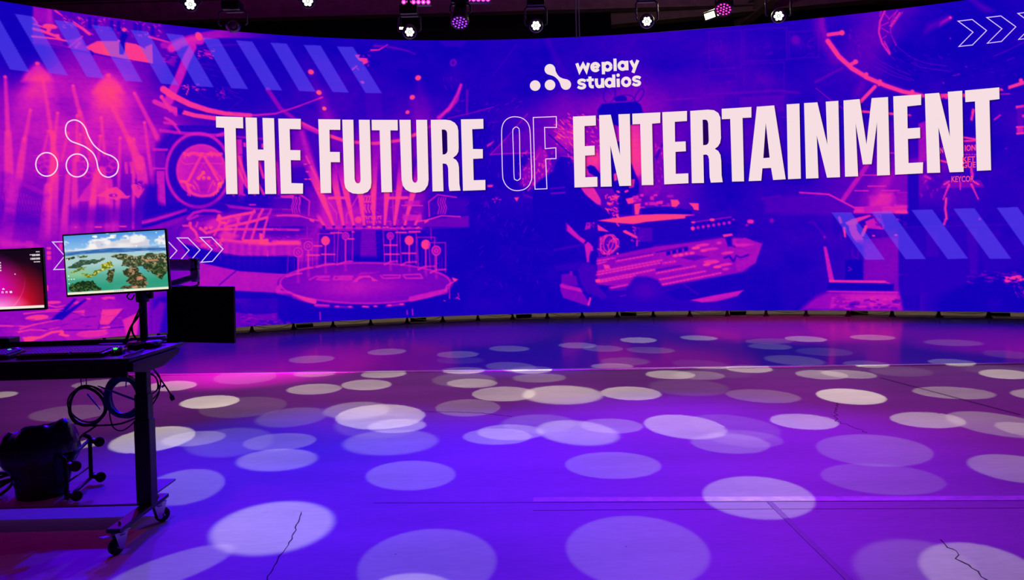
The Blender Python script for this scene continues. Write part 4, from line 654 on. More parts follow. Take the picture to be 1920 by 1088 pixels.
flat('logo_mark', S, WHITE)
def arc(cx, cy, r, a0, a1, n=16): return [(cx + r*math.cos(R(a0+(a1-a0)*i/n)), cy + r*1.03*math.sin(R(a0+(a1-a0)*i/n))) for i in range(n+1)]
G = []
def st(pts, w=47): G.extend(stroke(cp('L', pts), w/8., False))
st([(812,234),(853,352),(906,252),(955,344),(988,228)], 46); st(arc(1090,290,52,-6,-330)); st([(1046,294),(1146,287)], 38)
st([(1206,214),(1212,398)]); st(arc(1272,282,52,0,360)); st([(1383,164),(1388,348)]); st(arc(1498,270,52,0,360)); st([(1560,196),(1564,338)]); st([(1620,192),(1672,292)]); st([(1728,186),(1690,275),(1654,375)])
def ess(dx, dy): st([(x+dx, y+dy) for x, y in c2([(944,502),(915,487),(880,484),(848,497),(842,522),(868,540),(905,548),(930,566),(926,590),(895,604),(860,602),(826,584)], 4, False)], 42)
ess(0, 0); ess(822, -45)
st(c2([(1008,432),(1010,500),(1012,560),(1030,584),(1066,584)], 5, False)); st([(958,488),(1066,480)], 40); st(c2([(1104,462),(1108,540),(1128,578),(1160,582),(1190,560),(1198,520),(1196,458)], 5, False)); st([(1197,458),(1202,600)])
st(arc(1302,524,52,0,360)); st([(1364,402),(1369,594)]); st([(1430,464),(1436,590)]); G += [[cp('L', disc(1431,412,26,16))]]; st(arc(1552,512,54,0,360))
flat('logo_lettering', G, emit('led_logo', (246,226,226), 1.))
FONTM = {}
def font_polys(txt):      # letter outlines of the built-in typeface, in units of its own height
    cu = bpy.data.curves.new('t', 'FONT'); cu.body = txt; cu.resolution_u = 3; cu.offset = .022; o = bpy.data.objects.new('t', cu); COL.objects.link(o); dg = bpy.context.evaluated_depsgraph_get(); me = o.evaluated_get(dg).to_mesh()
    T = [[(me.vertices[i].co.x, me.vertices[i].co.y) for i in p.vertices] for p in me.polygons]; o.evaluated_get(dg).to_mesh_clear(); COL.objects.unlink(o); bpy.data.objects.remove(o); bpy.data.curves.remove(cu); return T
S = []
for txt, x0, y0, x1, y1, h in [('ION',1808,283.5,1829,282,11),('KET',1804,304.5,1828,303.5,10.5),('GUE',1804,315,1829,314,10.5),('KEYCOR',1783,341.5,1826,340.5,11),('N',1762,288,1768,287,11)]:
    T = font_polys(txt); w = max(p[0] for t in T for p in t)
    for t in T: S.append([[(x0 + (x1-x0)*px/w + .02*py, y0 + (y1-y0)*px/w - h*py/.73*1.) for px, py in t]])
flat('banner_lettering', S, emit('led_banner', (255,70,140), 1.), .022)
# feet in the gap under the wall, and the cables slung there
foot = None; k = 0; x = -8.6
while x < 9.4:
    nn = Vector((-wdy(x), 1, 0)).normalized(); p = Vector((x, wy(x), 0)) + nn * .05; rot = Matrix.Rotation(math.atan2(-nn.x, nn.y), 3, 'Z')
    f = MB().prism([(-.05,0),(.05,0),(.025,.045),(.012,WZ0),(-.012,WZ0),(-.025,.045)], TM(p - nn*.03, rot @ euler(90)), -.12).box(p + nn*.02 + Vector((0,0,.006)), (.11,.16,.012), rot).build('support_foot', BLK, led)
    if k % 3 == 1: MB().box(p + nn*.3 + Vector((.22,0,.03)), (.3,.16,.06), rot, .01).build('power_box', BLKP, led)
    if k % 2 == 0:
        q = [p + nn*(.1 + .05*math.sin(i)) + Vector((.72*i/8, wy(x+.72*i/8) - wy(x), WZ0 - .004 - .07*math.sin(PI*i/8)*(1 if k % 4 else .6))) for i in range(9)]
        MB().tube(q, .006, 6, smooth=3).build('cable', BLKP, led)
    k += 1; x += .66
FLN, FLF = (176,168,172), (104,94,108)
POOLK = 42.; FILL = (24, (.8, 0., .7)); BACKP = 6
WASH = [(560,940,(-2.5,9.7,4.5),2.6,49.,(.0,.0,1.)),(1280,910,(2.,9.7,4.5),2.8,54.,(.2,.0,1.)),(900,960,(0,9.7,4.5),2.4,30.,(.09,0,1.)),(120,1000,(-4.2,9.7,4.5),2.,22.,(.10,0,1.)),(1850,960,(4,9.7,4.5),2.2,23.,(.38,0,.9)),
 (330,735,(-4,4.,7),2.1,7.,(.75,0.025,1.)),(800,735,(-1,4.,7),2.1,12.,(.75,0.025,1.)),(1300,735,(1.5,4.,7),2.1,10.,(.75,0.025,1.)),(1800,735,(4,4.,7),2.8,12.,(.75,0.025,1.)),
 (1470,613,(3.,8,5.4),2.2,110.,(1,0,.35)),(1900,640,(6.,8,5.4),1.8,70.,(1,0,.45)),(500,685,(-4.,6,5.4),1.7,75.,(1,0,.7)),(900,628,(-1.,8,5.4),1.6,45.,(.6,0,.9)),(980,668,(0.,6,5.4),1.6,40.,(.1,0,1)),(130,1000,(-3.,2.2,5),1.5,4.5,(.7,0,.5))]  # list ends with added fills: blue on far floor, magenta into desk shadow
# ---------------------------------------------------------------- the hall
RX0, RX1, RY0, RY1, RZ = -15., 13., -7., 20., 9.
def line_y(x): return 8.528 - .0785 * x
def conc(name, rgb, r0, r1, spec, nsc):
    M = bpy.data.materials.new(name); M.use_nodes = True; nt = M.node_tree; b = nt.nodes['Principled BSDF']; L_ = nt.links.new
    tc = nt.nodes.new('ShaderNodeTexCoord'); n1 = nt.nodes.new('ShaderNodeTexNoise'); n1.inputs['Scale'].default_value = nsc; n1.inputs['Detail'].default_value = 8; n1.inputs['Roughness'].default_value = .65
    n2 = nt.nodes.new('ShaderNodeTexNoise'); n2.inputs['Scale'].default_value = .7; n2.inputs['Detail'].default_value = 5; mp = nt.nodes.new('ShaderNodeMapping'); mp.inputs['Scale'].default_value = (1, 3.5, 1)
    for n in (n1, n2): L_(tc.outputs['Object'], mp.inputs[0]); L_(mp.outputs[0], n.inputs['Vector'])
    mx = nt.nodes.new('ShaderNodeMath'); mx.operation = 'MULTIPLY_ADD'; mx.inputs[1].default_value = .5; L_(n1.outputs['Fac'], mx.inputs[0]); h = nt.nodes.new('ShaderNodeMath'); h.operation = 'MULTIPLY'; h.inputs[1].default_value = .5; L_(n2.outputs['Fac'], h.inputs[0]); L_(h.outputs[0], mx.inputs[2])
    cr = nt.nodes.new('ShaderNodeValToRGB'); c = lin(rgb); cr.color_ramp.elements[0].position = .36; cr.color_ramp.elements[1].position = .62
    cr.color_ramp.elements[0].color = (*[v*.84 for v in c], 1); cr.color_ramp.elements[1].color = (*[v*1.1 for v in c], 1); L_(mx.outputs[0], cr.inputs['Fac'])
    vo = nt.nodes.new('ShaderNodeTexVoronoi'); vo.inputs['Scale'].default_value = 2.6; L_(tc.outputs['Object'], vo.inputs['Vector'])      # small dark chips and dropped marks
    st_ = nt.nodes.new('ShaderNodeValToRGB'); st_.color_ramp.elements[0].position = .012; st_.color_ramp.elements[1].position = .02; st_.color_ramp.elements[0].color = (.45,.42,.42,1); st_.color_ramp.elements[1].color = (1,1,1,1); L_(vo.outputs['Distance'], st_.inputs['Fac'])
    ml = nt.nodes.new('ShaderNodeMix'); ml.data_type = 'RGBA'; ml.blend_type = 'MULTIPLY'; ml.inputs[0].default_value = 1; L_(cr.outputs['Color'], ml.inputs[6]); L_(st_.outputs['Color'], ml.inputs[7]); L_(ml.outputs[2], b.inputs['Base Color'])
    rr = nt.nodes.new('ShaderNodeMapRange'); rr.inputs[3].default_value = r0; rr.inputs[4].default_value = r1; rr.inputs[1].default_value = .3; rr.inputs[2].default_value = .7; L_(n1.outputs['Fac'], rr.inputs[0]); L_(rr.outputs[0], b.inputs['Roughness'])
    b.inputs['Specular IOR Level'].default_value = spec
    bp = nt.nodes.new('ShaderNodeBump'); bp.inputs['Strength'].default_value = .12 if r0 > .3 else .03; bp.inputs['Distance'].default_value = .004; L_(n1.outputs['Fac'], bp.inputs['Height']); L_(bp.outputs['Normal'], b.inputs['Normal'])
    return M
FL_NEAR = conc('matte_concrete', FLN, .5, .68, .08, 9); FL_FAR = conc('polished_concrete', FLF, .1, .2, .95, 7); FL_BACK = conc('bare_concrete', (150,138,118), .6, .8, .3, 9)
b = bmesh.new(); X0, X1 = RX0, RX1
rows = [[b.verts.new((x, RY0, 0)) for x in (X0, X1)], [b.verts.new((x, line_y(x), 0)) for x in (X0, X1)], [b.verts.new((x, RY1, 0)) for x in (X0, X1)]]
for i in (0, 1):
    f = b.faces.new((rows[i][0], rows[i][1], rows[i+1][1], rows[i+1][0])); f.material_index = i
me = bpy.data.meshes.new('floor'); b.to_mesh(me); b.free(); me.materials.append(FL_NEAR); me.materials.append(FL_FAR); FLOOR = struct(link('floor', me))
def ribbon(name, pts, w, m_, z=.0015, jag=0, seed=1, parent=None, th=.0012):
    rs = random.Random(seed); P = [Vector(p) for p in pts]
    if jag:
        Q = []
        for a, c in zip(P, P[1:]):
            n = max(2, int((c-a).length/.035))
            for i in range(n): q = a.lerp(c, i/n); s = (c-a).normalized().orthogonal() if abs((c-a).normalized().z) > .9 else Vector((-(c-a).y, (c-a).x, 0)).normalized(); Q.append(q + s * rs.uniform(-jag, jag))
        P = Q + [P[-1]]
    t = bmesh.new(); A = []
    for i, p in enumerate(P):
        d = (P[min(i+1, len(P)-1)] - P[max(i-1, 0)]).normalized(); s = Vector((-d.y, d.x, 0)); ww = w * (rs.uniform(.4, 1.3) if jag else 1) / 2
        A.append([t.verts.new((q.x, q.y, zz)) for q, zz in ((p + s*ww, z), (p - s*ww, z), (p - s*ww, z - th), (p + s*ww, z - th))])
    for p, q in zip(A, A[1:]):
        for k_ in range(4): t.faces.new((p[k_], p[(k_+1) % 4], q[(k_+1) % 4], q[k_]))
    t.faces.new(A[0][::-1]); t.faces.new(A[-1]); mb = MB(); mb.add(t); return mb.build(name, m_, parent)
DARKCR = mat('crack_dark', (38,32,40), .9); TAPE = mat('dark_tape', (88,80,96), .6, noise=.2); TRIMM = mat('white_floor_strip', (235,232,236), .25, noise=.05)
FA = lambda pts: [floor_at(x, y) for x, y in pts]
ribbon('crack', FA([(566,960),(552,1000),(535,1030),(520,1050),(500,1088),(488,1110)]), .006, DARKCR, jag=.006, seed=3, parent=FLOOR)
ribbon('crack', FA([(1762,1012),(1775,1028),(1790,1033),(1796,1048),(1812,1060),(1830,1072),(1858,1092)]), .007, DARKCR, jag=.012, seed=5, parent=FLOOR)
ribbon('crack', FA([(790,772),(850,773),(905,775),(960,782)]), .006, DARKCR, jag=.01, seed=6, parent=FLOOR); ribbon('crack', FA([(1572,756),(1566,790),(1600,800),(1626,812)]), .006, DARKCR, jag=.02, seed=7, parent=FLOOR)
for a_, w_, xa in ((941.5, .007, 700), (955.5, .005, 1000)): ribbon('floor_joint', FA([(xa, a_ + 2), (1300, a_), (1900, a_ - 2.5), (2300, a_ - 4)]), w_, mat('joint_grime', (112,104,116), .8), parent=FLOOR, z=.001)
ribbon('pale_joint_band', FA([(1000, 937), (1300, 936), (1560, 935.5), (1960, 934)]), .07, mat('pale_scuffed_concrete', (205,200,205), .6, noise=.25, scale=14), z=.0008, parent=FLOOR)
tag(ribbon('floor_tape', FA([(1443,942),(1592,1088),(1640,1136)]), .032, TAPE, .0022, th=.002), 'dark tape strip running diagonally to the bottom edge of the floor', 'tape')
tag(ribbon('floor_tape', FA([(1652,709),(1780,743),(1912,778)]), .03, mat('worn_tape', (112,100,112), .7, noise=.3), .0022, th=.002), 'dark tape strip on the right of the floor just below the white line', 'tape')
TRIMM = mat('satin_strip', (240,238,240), .32, .7); t = bmesh.new(); rows = []
for x in (RX0+.05, -6, 0, 6, RX1-.05): rows.append([t.verts.new((x + .0785*.03*math.cos(a_), line_y(x) + .03*math.cos(a_), .016*math.sin(a_)+.0008)) for a_ in [PI*i/10 for i in range(11)]])
for p, q in zip(rows, rows[1:]):
    for k_ in range(10): f = t.faces.new((p[k_], q[k_], q[k_+1], p[k_+1])); f.smooth = True
    t.faces.new((p[10], q[10], q[0], p[0]))
t.faces.new(rows[0][::-1]); t.faces.new(rows[-1]); mb = MB(); mb.add(t); struct(mb.build('trim_1', TRIMM))
DARKW = mat('dark_paint', (34,16,44), .8, noise=.2, scale=3); CEILM = mat('black_ceiling', (34,14,44), .9, noise=.2, scale=2)
for n, c_, s_ in [('wall_left', (RX0-.1, (RY0+RY1)/2, RZ/2), (.2, RY1-RY0+.4, RZ)), ('wall_right', (RX1+.1, (RY0+RY1)/2, RZ/2), (.2, RY1-RY0+.4, RZ)), ('wall_back', ((RX0+RX1)/2, RY1+.1, RZ/2), (RX1-RX0, .2, RZ)), ('wall_front', ((RX0+RX1)/2, RY0-.1, RZ/2), (RX1-RX0, .2, RZ))]: struct(MB().box(c_, s_).build(n, DARKW))
struct(MB().box(((RX0+RX1)/2, (RY0+RY1)/2, RZ+.1), (RX1-RX0+.4, RY1-RY0+.4, .2)).build('ceiling', CEILM))
# roof steel and ducts above the wall
BROWN = mat('brown_steel', (74,58,56), .7, .2, noise=.3, scale=5)
def beam(name, a, c_, w, h, m_):
    a, c_ = Vector(a), Vector(c_); d = c_ - a; rot = Matrix.Rotation(math.atan2(d.y, d.x), 3, 'Z') @ Matrix.Rotation(-math.atan2(d.z, math.hypot(d.x, d.y)), 3, 'Y')
    b = MB(); b.box((a+c_)/2, (d.length, .02, h), rot); 
    for s in (-1, 1): b.box((a+c_)/2 + rot @ Vector((0,0,s*h/2)), (d.length, w, .025), rot)
    return b.build(name, m_)
b_ = beam('trim_2', (-13, 15.2, 6.35), (12.5, 15.2, 6.35), .25, .4, BROWN); struct(b_)
struct(beam('trim_3', (2.2, 15.6, 6.1), (7.5, 14.8, 6.25), .3, .34, BROWN)); struct(beam('trim_4', (4.9, 16, 6.0), (5.5, 12.2, 6.3), .2, .3, BROWN))
# ---------------------------------------------------------------- lamps on the rig
LENSW = emit('lens_white', (250,255,244), 1.7); LENSD = emit('lens_warm_rim', (176,178,156), .9); LENSP = emit('led_purple', (160,60,255), 1.7); LENSM = emit('led_magenta', (255,60,200), 1.6); LENSC = emit('led_pink_core', (255,170,235), 1.6); LENSY = emit('worklight_yellow', (255,240,170), 6.)
RIMM = mat('lens_rim', (120,120,110), .3, .7); YOKE = mat('yoke_paint', (92,88,98), .5, .3)
def facing(p, tgt=Vector((0, 0, 1.3))): return (tgt - p).normalized()
def moving_head(px, py, label, lensr=.078, kind='white', drop=.30, yw=.145, face=None, Y=10.):
    p = at_y(px, py, Y); t = thing('moving_head_light', label, 'stage light', p + Vector((0, .05, drop + .22)), 'moving heads over the stage')
    d = face or facing(p); rot = align(d); top = p + Vector((0, .05, drop))
    h = MB(); h.lathe([(.03,-.33),(.075,-.32),(.095,-.26),(.1,-.16),(lensr+.022,-.06),(lensr+.016,0),(lensr+.006,.006)], TM(p, rot), 24); hd = h.build('head', BLKP, t)
    MB().lathe([(lensr+.016,-.004),(lensr+.016,.008),(lensr,.01),(lensr,-.004)], TM(p, rot), 28, False).build('lens_ring', RIMM, hd)
    if kind == 'white':
        MB().lathe([(lensr,.004),(.001,.006)], TM(p, rot), 24).build('lens', LENSD, hd)
        c_ = MB()
        for i in range(7):
            r_ = 0 if i == 6 else lensr*.58; a_ = i*PI/3; c_.lathe([(lensr*(.31 if i < 6 else .22),.008),(.001,.016)], TM(p, rot) @ TM((r_*math.cos(a_), r_*math.sin(a_), 0)), 12)
        c_.build('led_cells', LENSW, hd)
    elif kind == 'off': MB().lathe([(lensr,.004),(lensr*.6,.014),(.001,.018)], TM(p, rot), 24).build('lens', mat('dark_glass', (92,52,92), .12, spec=.8), hd)
    else:
        MB().lathe([(lensr,.002),(.001,.004)], TM(p, rot), 24).build('lens', mat('lens_black', (14,8,18), .3), hd); c_ = MB()
        for ring, n_ in ((0,1),(1,6),(2,12)):
            for i in range(n_): a_ = 2*PI*i/n_ + .2; r_ = lensr*.42*ring; c_.lathe([(lensr*.14,.006),(.001,.012)], TM(p, rot) @ TM((r_*math.cos(a_), r_*math.sin(a_), 0)), 10)
        c_.build('led_cells', LENSP if kind == 'purple' else LENSM, hd)
    y = MB(); hc = p - d * .17
    for s in (-1, 1):
        y.tube([hc + Vector((s*(yw-.03),0,0)), hc + Vector((s*yw,0,.02)), Vector((hc.x + s*yw, hc.y, top.z-.03)), Vector((hc.x + s*(yw-.03), hc.y, top.z))], .013, 8)
    y.tube([Vector((hc.x-yw+.03, hc.y, top.z)), Vector((hc.x+yw-.03, hc.y, top.z))], .016, 8); y.build('yoke', YOKE, t)
    MB().box((hc.x, hc.y, top.z+.06), (.24,.2,.12), None, .015).build('base', BLKP, t); MB().box((hc.x, hc.y, top.z+.145), (.06,.05,.05), None, .008).build('clamp', BLK, t)
    MB().tube([(hc.x, hc.y, top.z+.16), (hc.x, hc.y, 5.47)], .02, 10).build('drop_pipe', BLK, t)
    return t
moving_head(357, 8, 'white lit moving head at the top left, leftmost lamp in the frame'); moving_head(437, 48, 'unlit dark moving head hanging lowest at the left over the screen edge', .055, 'off', .24, .19)
moving_head(577, 2, 'white lit moving head cut by the top edge right of the unlit lamp'); moving_head(768, 60, 'white lit moving head below the left pink light bar', .07, drop=.27, yw=.15)
moving_head(1005, 48, 'white lit moving head directly above the logo on the screen', .07, drop=.30); moving_head(1213, 40, 'white lit moving head right of the thin hanging rods', .07, drop=.32)
moving_head(1460, 30, 'white lit moving head with clear ring of cells at the far right', .072, drop=.3, yw=.17)
moving_head(862, 42, 'purple LED wash lamp in a curved yoke, below the right pink bar', .105, 'purple', .27, .14, Vector((-.05,-.5,-.86))); moving_head(1357, 17, 'magenta LED wash lamp beside the yellow work light', .10, 'magenta', .3, .16, Vector((-.3,-.5,-.82)))
def led_bar(px0, px1, py, label, n_, Y=10.75):
    a, c_ = at_y(px0, py, Y), at_y(px1, py, Y); t = thing('led_bar', label, 'light bar', (a+c_)/2 + Vector((0,.1,.3)), 'pink light bars'); mid = (a+c_)/2
    MB().box(mid + Vector((0,.06,.03)), ((c_-a).length+.08,.11,.13), None, .012).build('housing', BLKP, t); d = facing(mid); rot = align(d)
    for i in range(n_):
        q = a.lerp(c_, i/(n_-1)); ls = MB().lathe([(.032,-.005),(.028,.012),(.001,.02)], TM(q, rot), 14).build('led_lens', LENSM, t); MB().lathe([(.014,.016),(.001,.024)], TM(q, rot), 10).build('led_core', LENSC, ls)
    MB().tube([mid + Vector((0,.06,.08)), Vector((mid.x, mid.y+.06, RZ))], .016, 10).build('drop_pipe', BLK, t)
led_bar(757, 803, 4, 'pink LED bar of six lenses at the top, above the white lamp', 6); led_bar(870, 915, -1, 'pink LED bar cut by the top edge above the purple wash lamp', 6)
def floodlight(px, py, label, w, Y, asp=.42, roll=0):
    p = at_y(px, py, Y); t = thing('work_light', label, 'lamp', p + Vector((0,.1,.2))); d = facing(p); rot = align(d) @ euler(0, 0, roll)
    MB().box(p - d*.06, (w*1.1, w*(asp+.14), .1), rot, .012).build('housing', BLK, t); c_ = MB()
    for s in (-1, 1): c_.box(p + rot @ Vector((s*w*.27,0,0)), (w*.44, w*asp, .012), rot, .004)
    c_.build('lamp_panel', LENSY, t); MB().tube([p - d*.06, p - d*.06 + Vector((0,0,.3))], .012, 8).build('hanger', BLK, t)
floodlight(752, 53, 'small twin yellow work light left of a white moving head', .085, 12.); floodlight(1342, 25, 'bright yellow work light glowing beside the magenta wash lamp', .34, 11.4, .26, 14)
for px, nm in ((1081, 'left one of two thin hanging rods above the logo'), (1086.5, 'right one of two thin hanging rods above the logo')):
    a = at_y(px, 72, 13.6); tag(MB().tube([a, Vector((a.x, a.y, RZ-.05))], .012, 8).build('hanging_rod', mat('grey_rod', (96,88,104), .4, .6)), nm, 'rod', 'thin hanging rods')
# the truss the lamps hang from, just above the frame
tr = thing('lighting_truss', 'black box truss carrying the row of stage lights', 'truss', (0, 10.05, 5.3)); cz = (5.49, 5.79); cyy = (10.0, 10.3); b = MB()
for z in cz:
    for y in cyy: b.tube([(-8, y, z), (8, y, z)], .025, 8)
b.build('chord', BLK, tr); b = MB()
for i in range(32):
    x = -8 + i*.5
    for y in cyy: b.tube([(x, y, cz[i % 2]), (x+.5, y, cz[1-i % 2])], .012, 6)
    for z in cz: b.tube([(x, cyy[i % 2], z), (x+.5, cyy[1-i % 2], z)], .012, 6)
b.build('lacing', BLK, tr)
for x in (-6, 0, 6): MB().tube([(x, 10.0, 5.79), (x, 10.0, RZ)], .012, 6).build('hanger_chain', BLK, tr)
# ---------------------------------------------------------------- the rolling desk
DT = .95; DXR, DXL, DYF, DYB = -1.972, -3.46, 3.785, 4.42
DESKM = mat('black_desk_laminate', (22,19,26), .42, noise=.2, scale=60); ARMM = mat('grey_arm_paint', (168,158,182), .4, .3, noise=.1); STEEL = mat('charcoal_powder_coat', (30,26,36), .42, .3, noise=.12, scale=80); RUB = mat('rubber', (15,14,16), .75); CHROME = mat('zinc_plate', (170,165,176), .28, .9); BOARD = mat('shelf_board', (118,112,124), .5, noise=.12, scale=12)
desk = thing('rolling_desk', 'black height adjustable desk on castors with a low shelf board', 'desk', ((DXR+DXL)/2, 4.1, 0))
MB().box(((DXR+DXL)/2, (DYF+DYB)/2, DT-.0125), (DXR-DXL, DYB-DYF, .025), None, .008).build('desktop', DESKM, desk)
MB().box(((DXR+DXL)/2-.006, DYF+.012, DT-.061), (DXR-DXL-.02, .018, .075), None, .004).build('front_panel', BLKP, desk)
MB().box(((DXR+DXL)/2, 4.02, DT-.055), (DXR-DXL-.1, .06, .04), None, .004).build('cross_beam', STEEL, desk)
MB().box(((DXR+DXL)/2, DYB-.012, DT+.012), (DXR-DXL-.02, .012, .03), None, .004).build('rear_lip', BLKP, desk)
def bracket(x):
    MB().prism([(-.27,0),(.27,0),(.25,-.028),(.06,-.07),(-.14,-.07),(-.27,-.045)], Matrix.Translation((x-.025, 4.07, DT-.026)) @ Matrix(((0,0,1,0),(1,0,0,0),(0,1,0,0),(0,0,0,1))), .05).build('end_bracket', STEEL, desk)
def caster(x, y, az, lever=True, ztop=.122):
    c = MB(); rot = euler(0, 0, az); o = Vector((x, y, 0)); w = o + rot @ Vector((0,-.022,.04))
    c.box(o + Vector((0,0,ztop-.004)), (.07,.07,.007), rot, .002); c.lathe([(.024,ztop-.03),(.026,ztop-.008)], TM(o), 18)
    for s in (-1, 1): c.prism([(-.034,.068),(.034,.068),(.014,-.012),(-.002,-.018),(-.014,-.008)], TM(w + rot @ Vector((s*.0185,0,-.0)), rot @ Matrix(((0,0,1),(1,0,0),(0,1,0)))) @ Matrix.Translation((.018,0,-.0015)), .003)
    c.tube([w + rot @ Vector((-.024,0,0)), w + rot @ Vector((.024,0,0))], .007, 10); c.box(o + Vector((0,0,ztop-.022)), (.04,.05,.004), rot)
    f = c.build('caster', CHROME, desk)
    MB().lathe([(.012,-.014),(.034,-.014),(.039,-.009),(.04,0),(.039,.009),(.034,.014),(.012,.014)], TM(w, rot @ euler(0, 90, 0)), 28).build('wheel', RUB, f)
    if lever: MB().prism([(-.02,0),(.02,0),(.014,.05),(-.014,.05)], TM(w + rot @ Vector((0,-.03,.055)), rot @ euler(12,0,180)), .006).build('brake_lever', mat('brake_lever_blue', (120,110,190), .4), f)
    MB().lathe([(.008,0),(.008,.012),(.0,.014)], TM((x, y, .146)), 6).build('bolt', CHROME, desk)
for x in (-1.985, -3.44):
    bracket(x); yb = 3.955
    for (w_, d_, z0, z1) in ((.082,.072,.143,.60),(.072,.062,.595,.735),(.062,.052,.73,DT-.09)): MB().box((x-.005, yb, (z0+z1)/2), (w_, d_, z1-z0), None, .006).build('column', STEEL, desk)
    MB().box((x, 3.86, .132), (.07, .52, .022), None, .005).build('foot_bar', STEEL, desk)
    caster(x, 3.665, -30 if x > -3 else 20); caster(x, 4.06, 140 if x > -3 else 10, False)
MB().box((-2.72, 4.13, .149), (1.42, .42, .012), None, .005).build('shelf_board', BOARD, desk)
BZ = .1555
# monitors --------------------------------------------------------
def picture_mesh(name, fn, o, ex, ey, w, h, parent, n=(230,130)):
    us = (np.arange(n[0])) / (n[0]-1); v_ = np.arange(n[1]) / (n[1]-1); Uu, Vv = np.meshgrid(us, v_)
    P = np.array(o)[None,None] + np.array(ex)[None,None]*(Uu*w)[...,None] - np.array(ey)[None,None]*(Vv*h)[...,None]
    return grid_mesh(name, P, to_lin(np.clip(fn(Uu, Vv), 0, 1)), emit('monitor_picture', (255,255,255), 1., 'picture'), parent)
def monitor(name, label, tl, tr, bl, fn, th=.045, bez=.009, chin=.012):
    tl, tr, bl = Vector(tl), Vector(tr), Vector(bl); ex = (tr-tl).normalized(); w = (tr-tl).length; ey = (tl-bl); ey = (ey - ex*ey.dot(ex)).normalized(); h = (tl-bl).length; nz = ex.cross(ey)     # nz looks at the viewer
    if nz.y > 0: nz = -nz
    c_ = tl + ex*w/2 - ey*h/2; rot = Matrix((ex, ey, nz)).transposed(); t = thing(name, label, 'monitor', c_ - nz*.03)
    b = MB(); b.box(c_ - nz*.010, (w, h, .02), rot, .004); b.box(c_ - nz*.032, (w*.8, h*.7, .03), rot, .012); b.box(c_ - nz*.05, (.1,.1,.012), rot, .002); b.build('housing', BLKP, t)
    if fn: picture_mesh('screen', fn, tl + ex*bez - ey*bez + nz*.0012, ex, ey, w-2*bez, h-bez-chin, t)
    else: MB().box(c_ + nz*.0004, (w-2*bez, h-2*bez, .0015), rot).build('screen', mat('dark_screen', (9,7,14), .45, spec=.1), t)
    return t, c_, ex, ey, nz
def blend(A, c_, m_): return A + (np.array(c_)/255. - A) * np.clip(m_, 0, 1)[..., None]
def nz2(seed, shape, cx, cy): return vnoise(seed, (cx, cy), shape[0], shape[1])
def pm(pts, U_, V_, f=.006):
    q = np.array([((x-65)/1465., (y - (172-100*(x-65)/1465.)) / 884.) for x, y in pts]); d = sdf_poly(q * [1.7, 1], U_*1.7, V_); return np.clip(.5 - d/f, 0, 1)
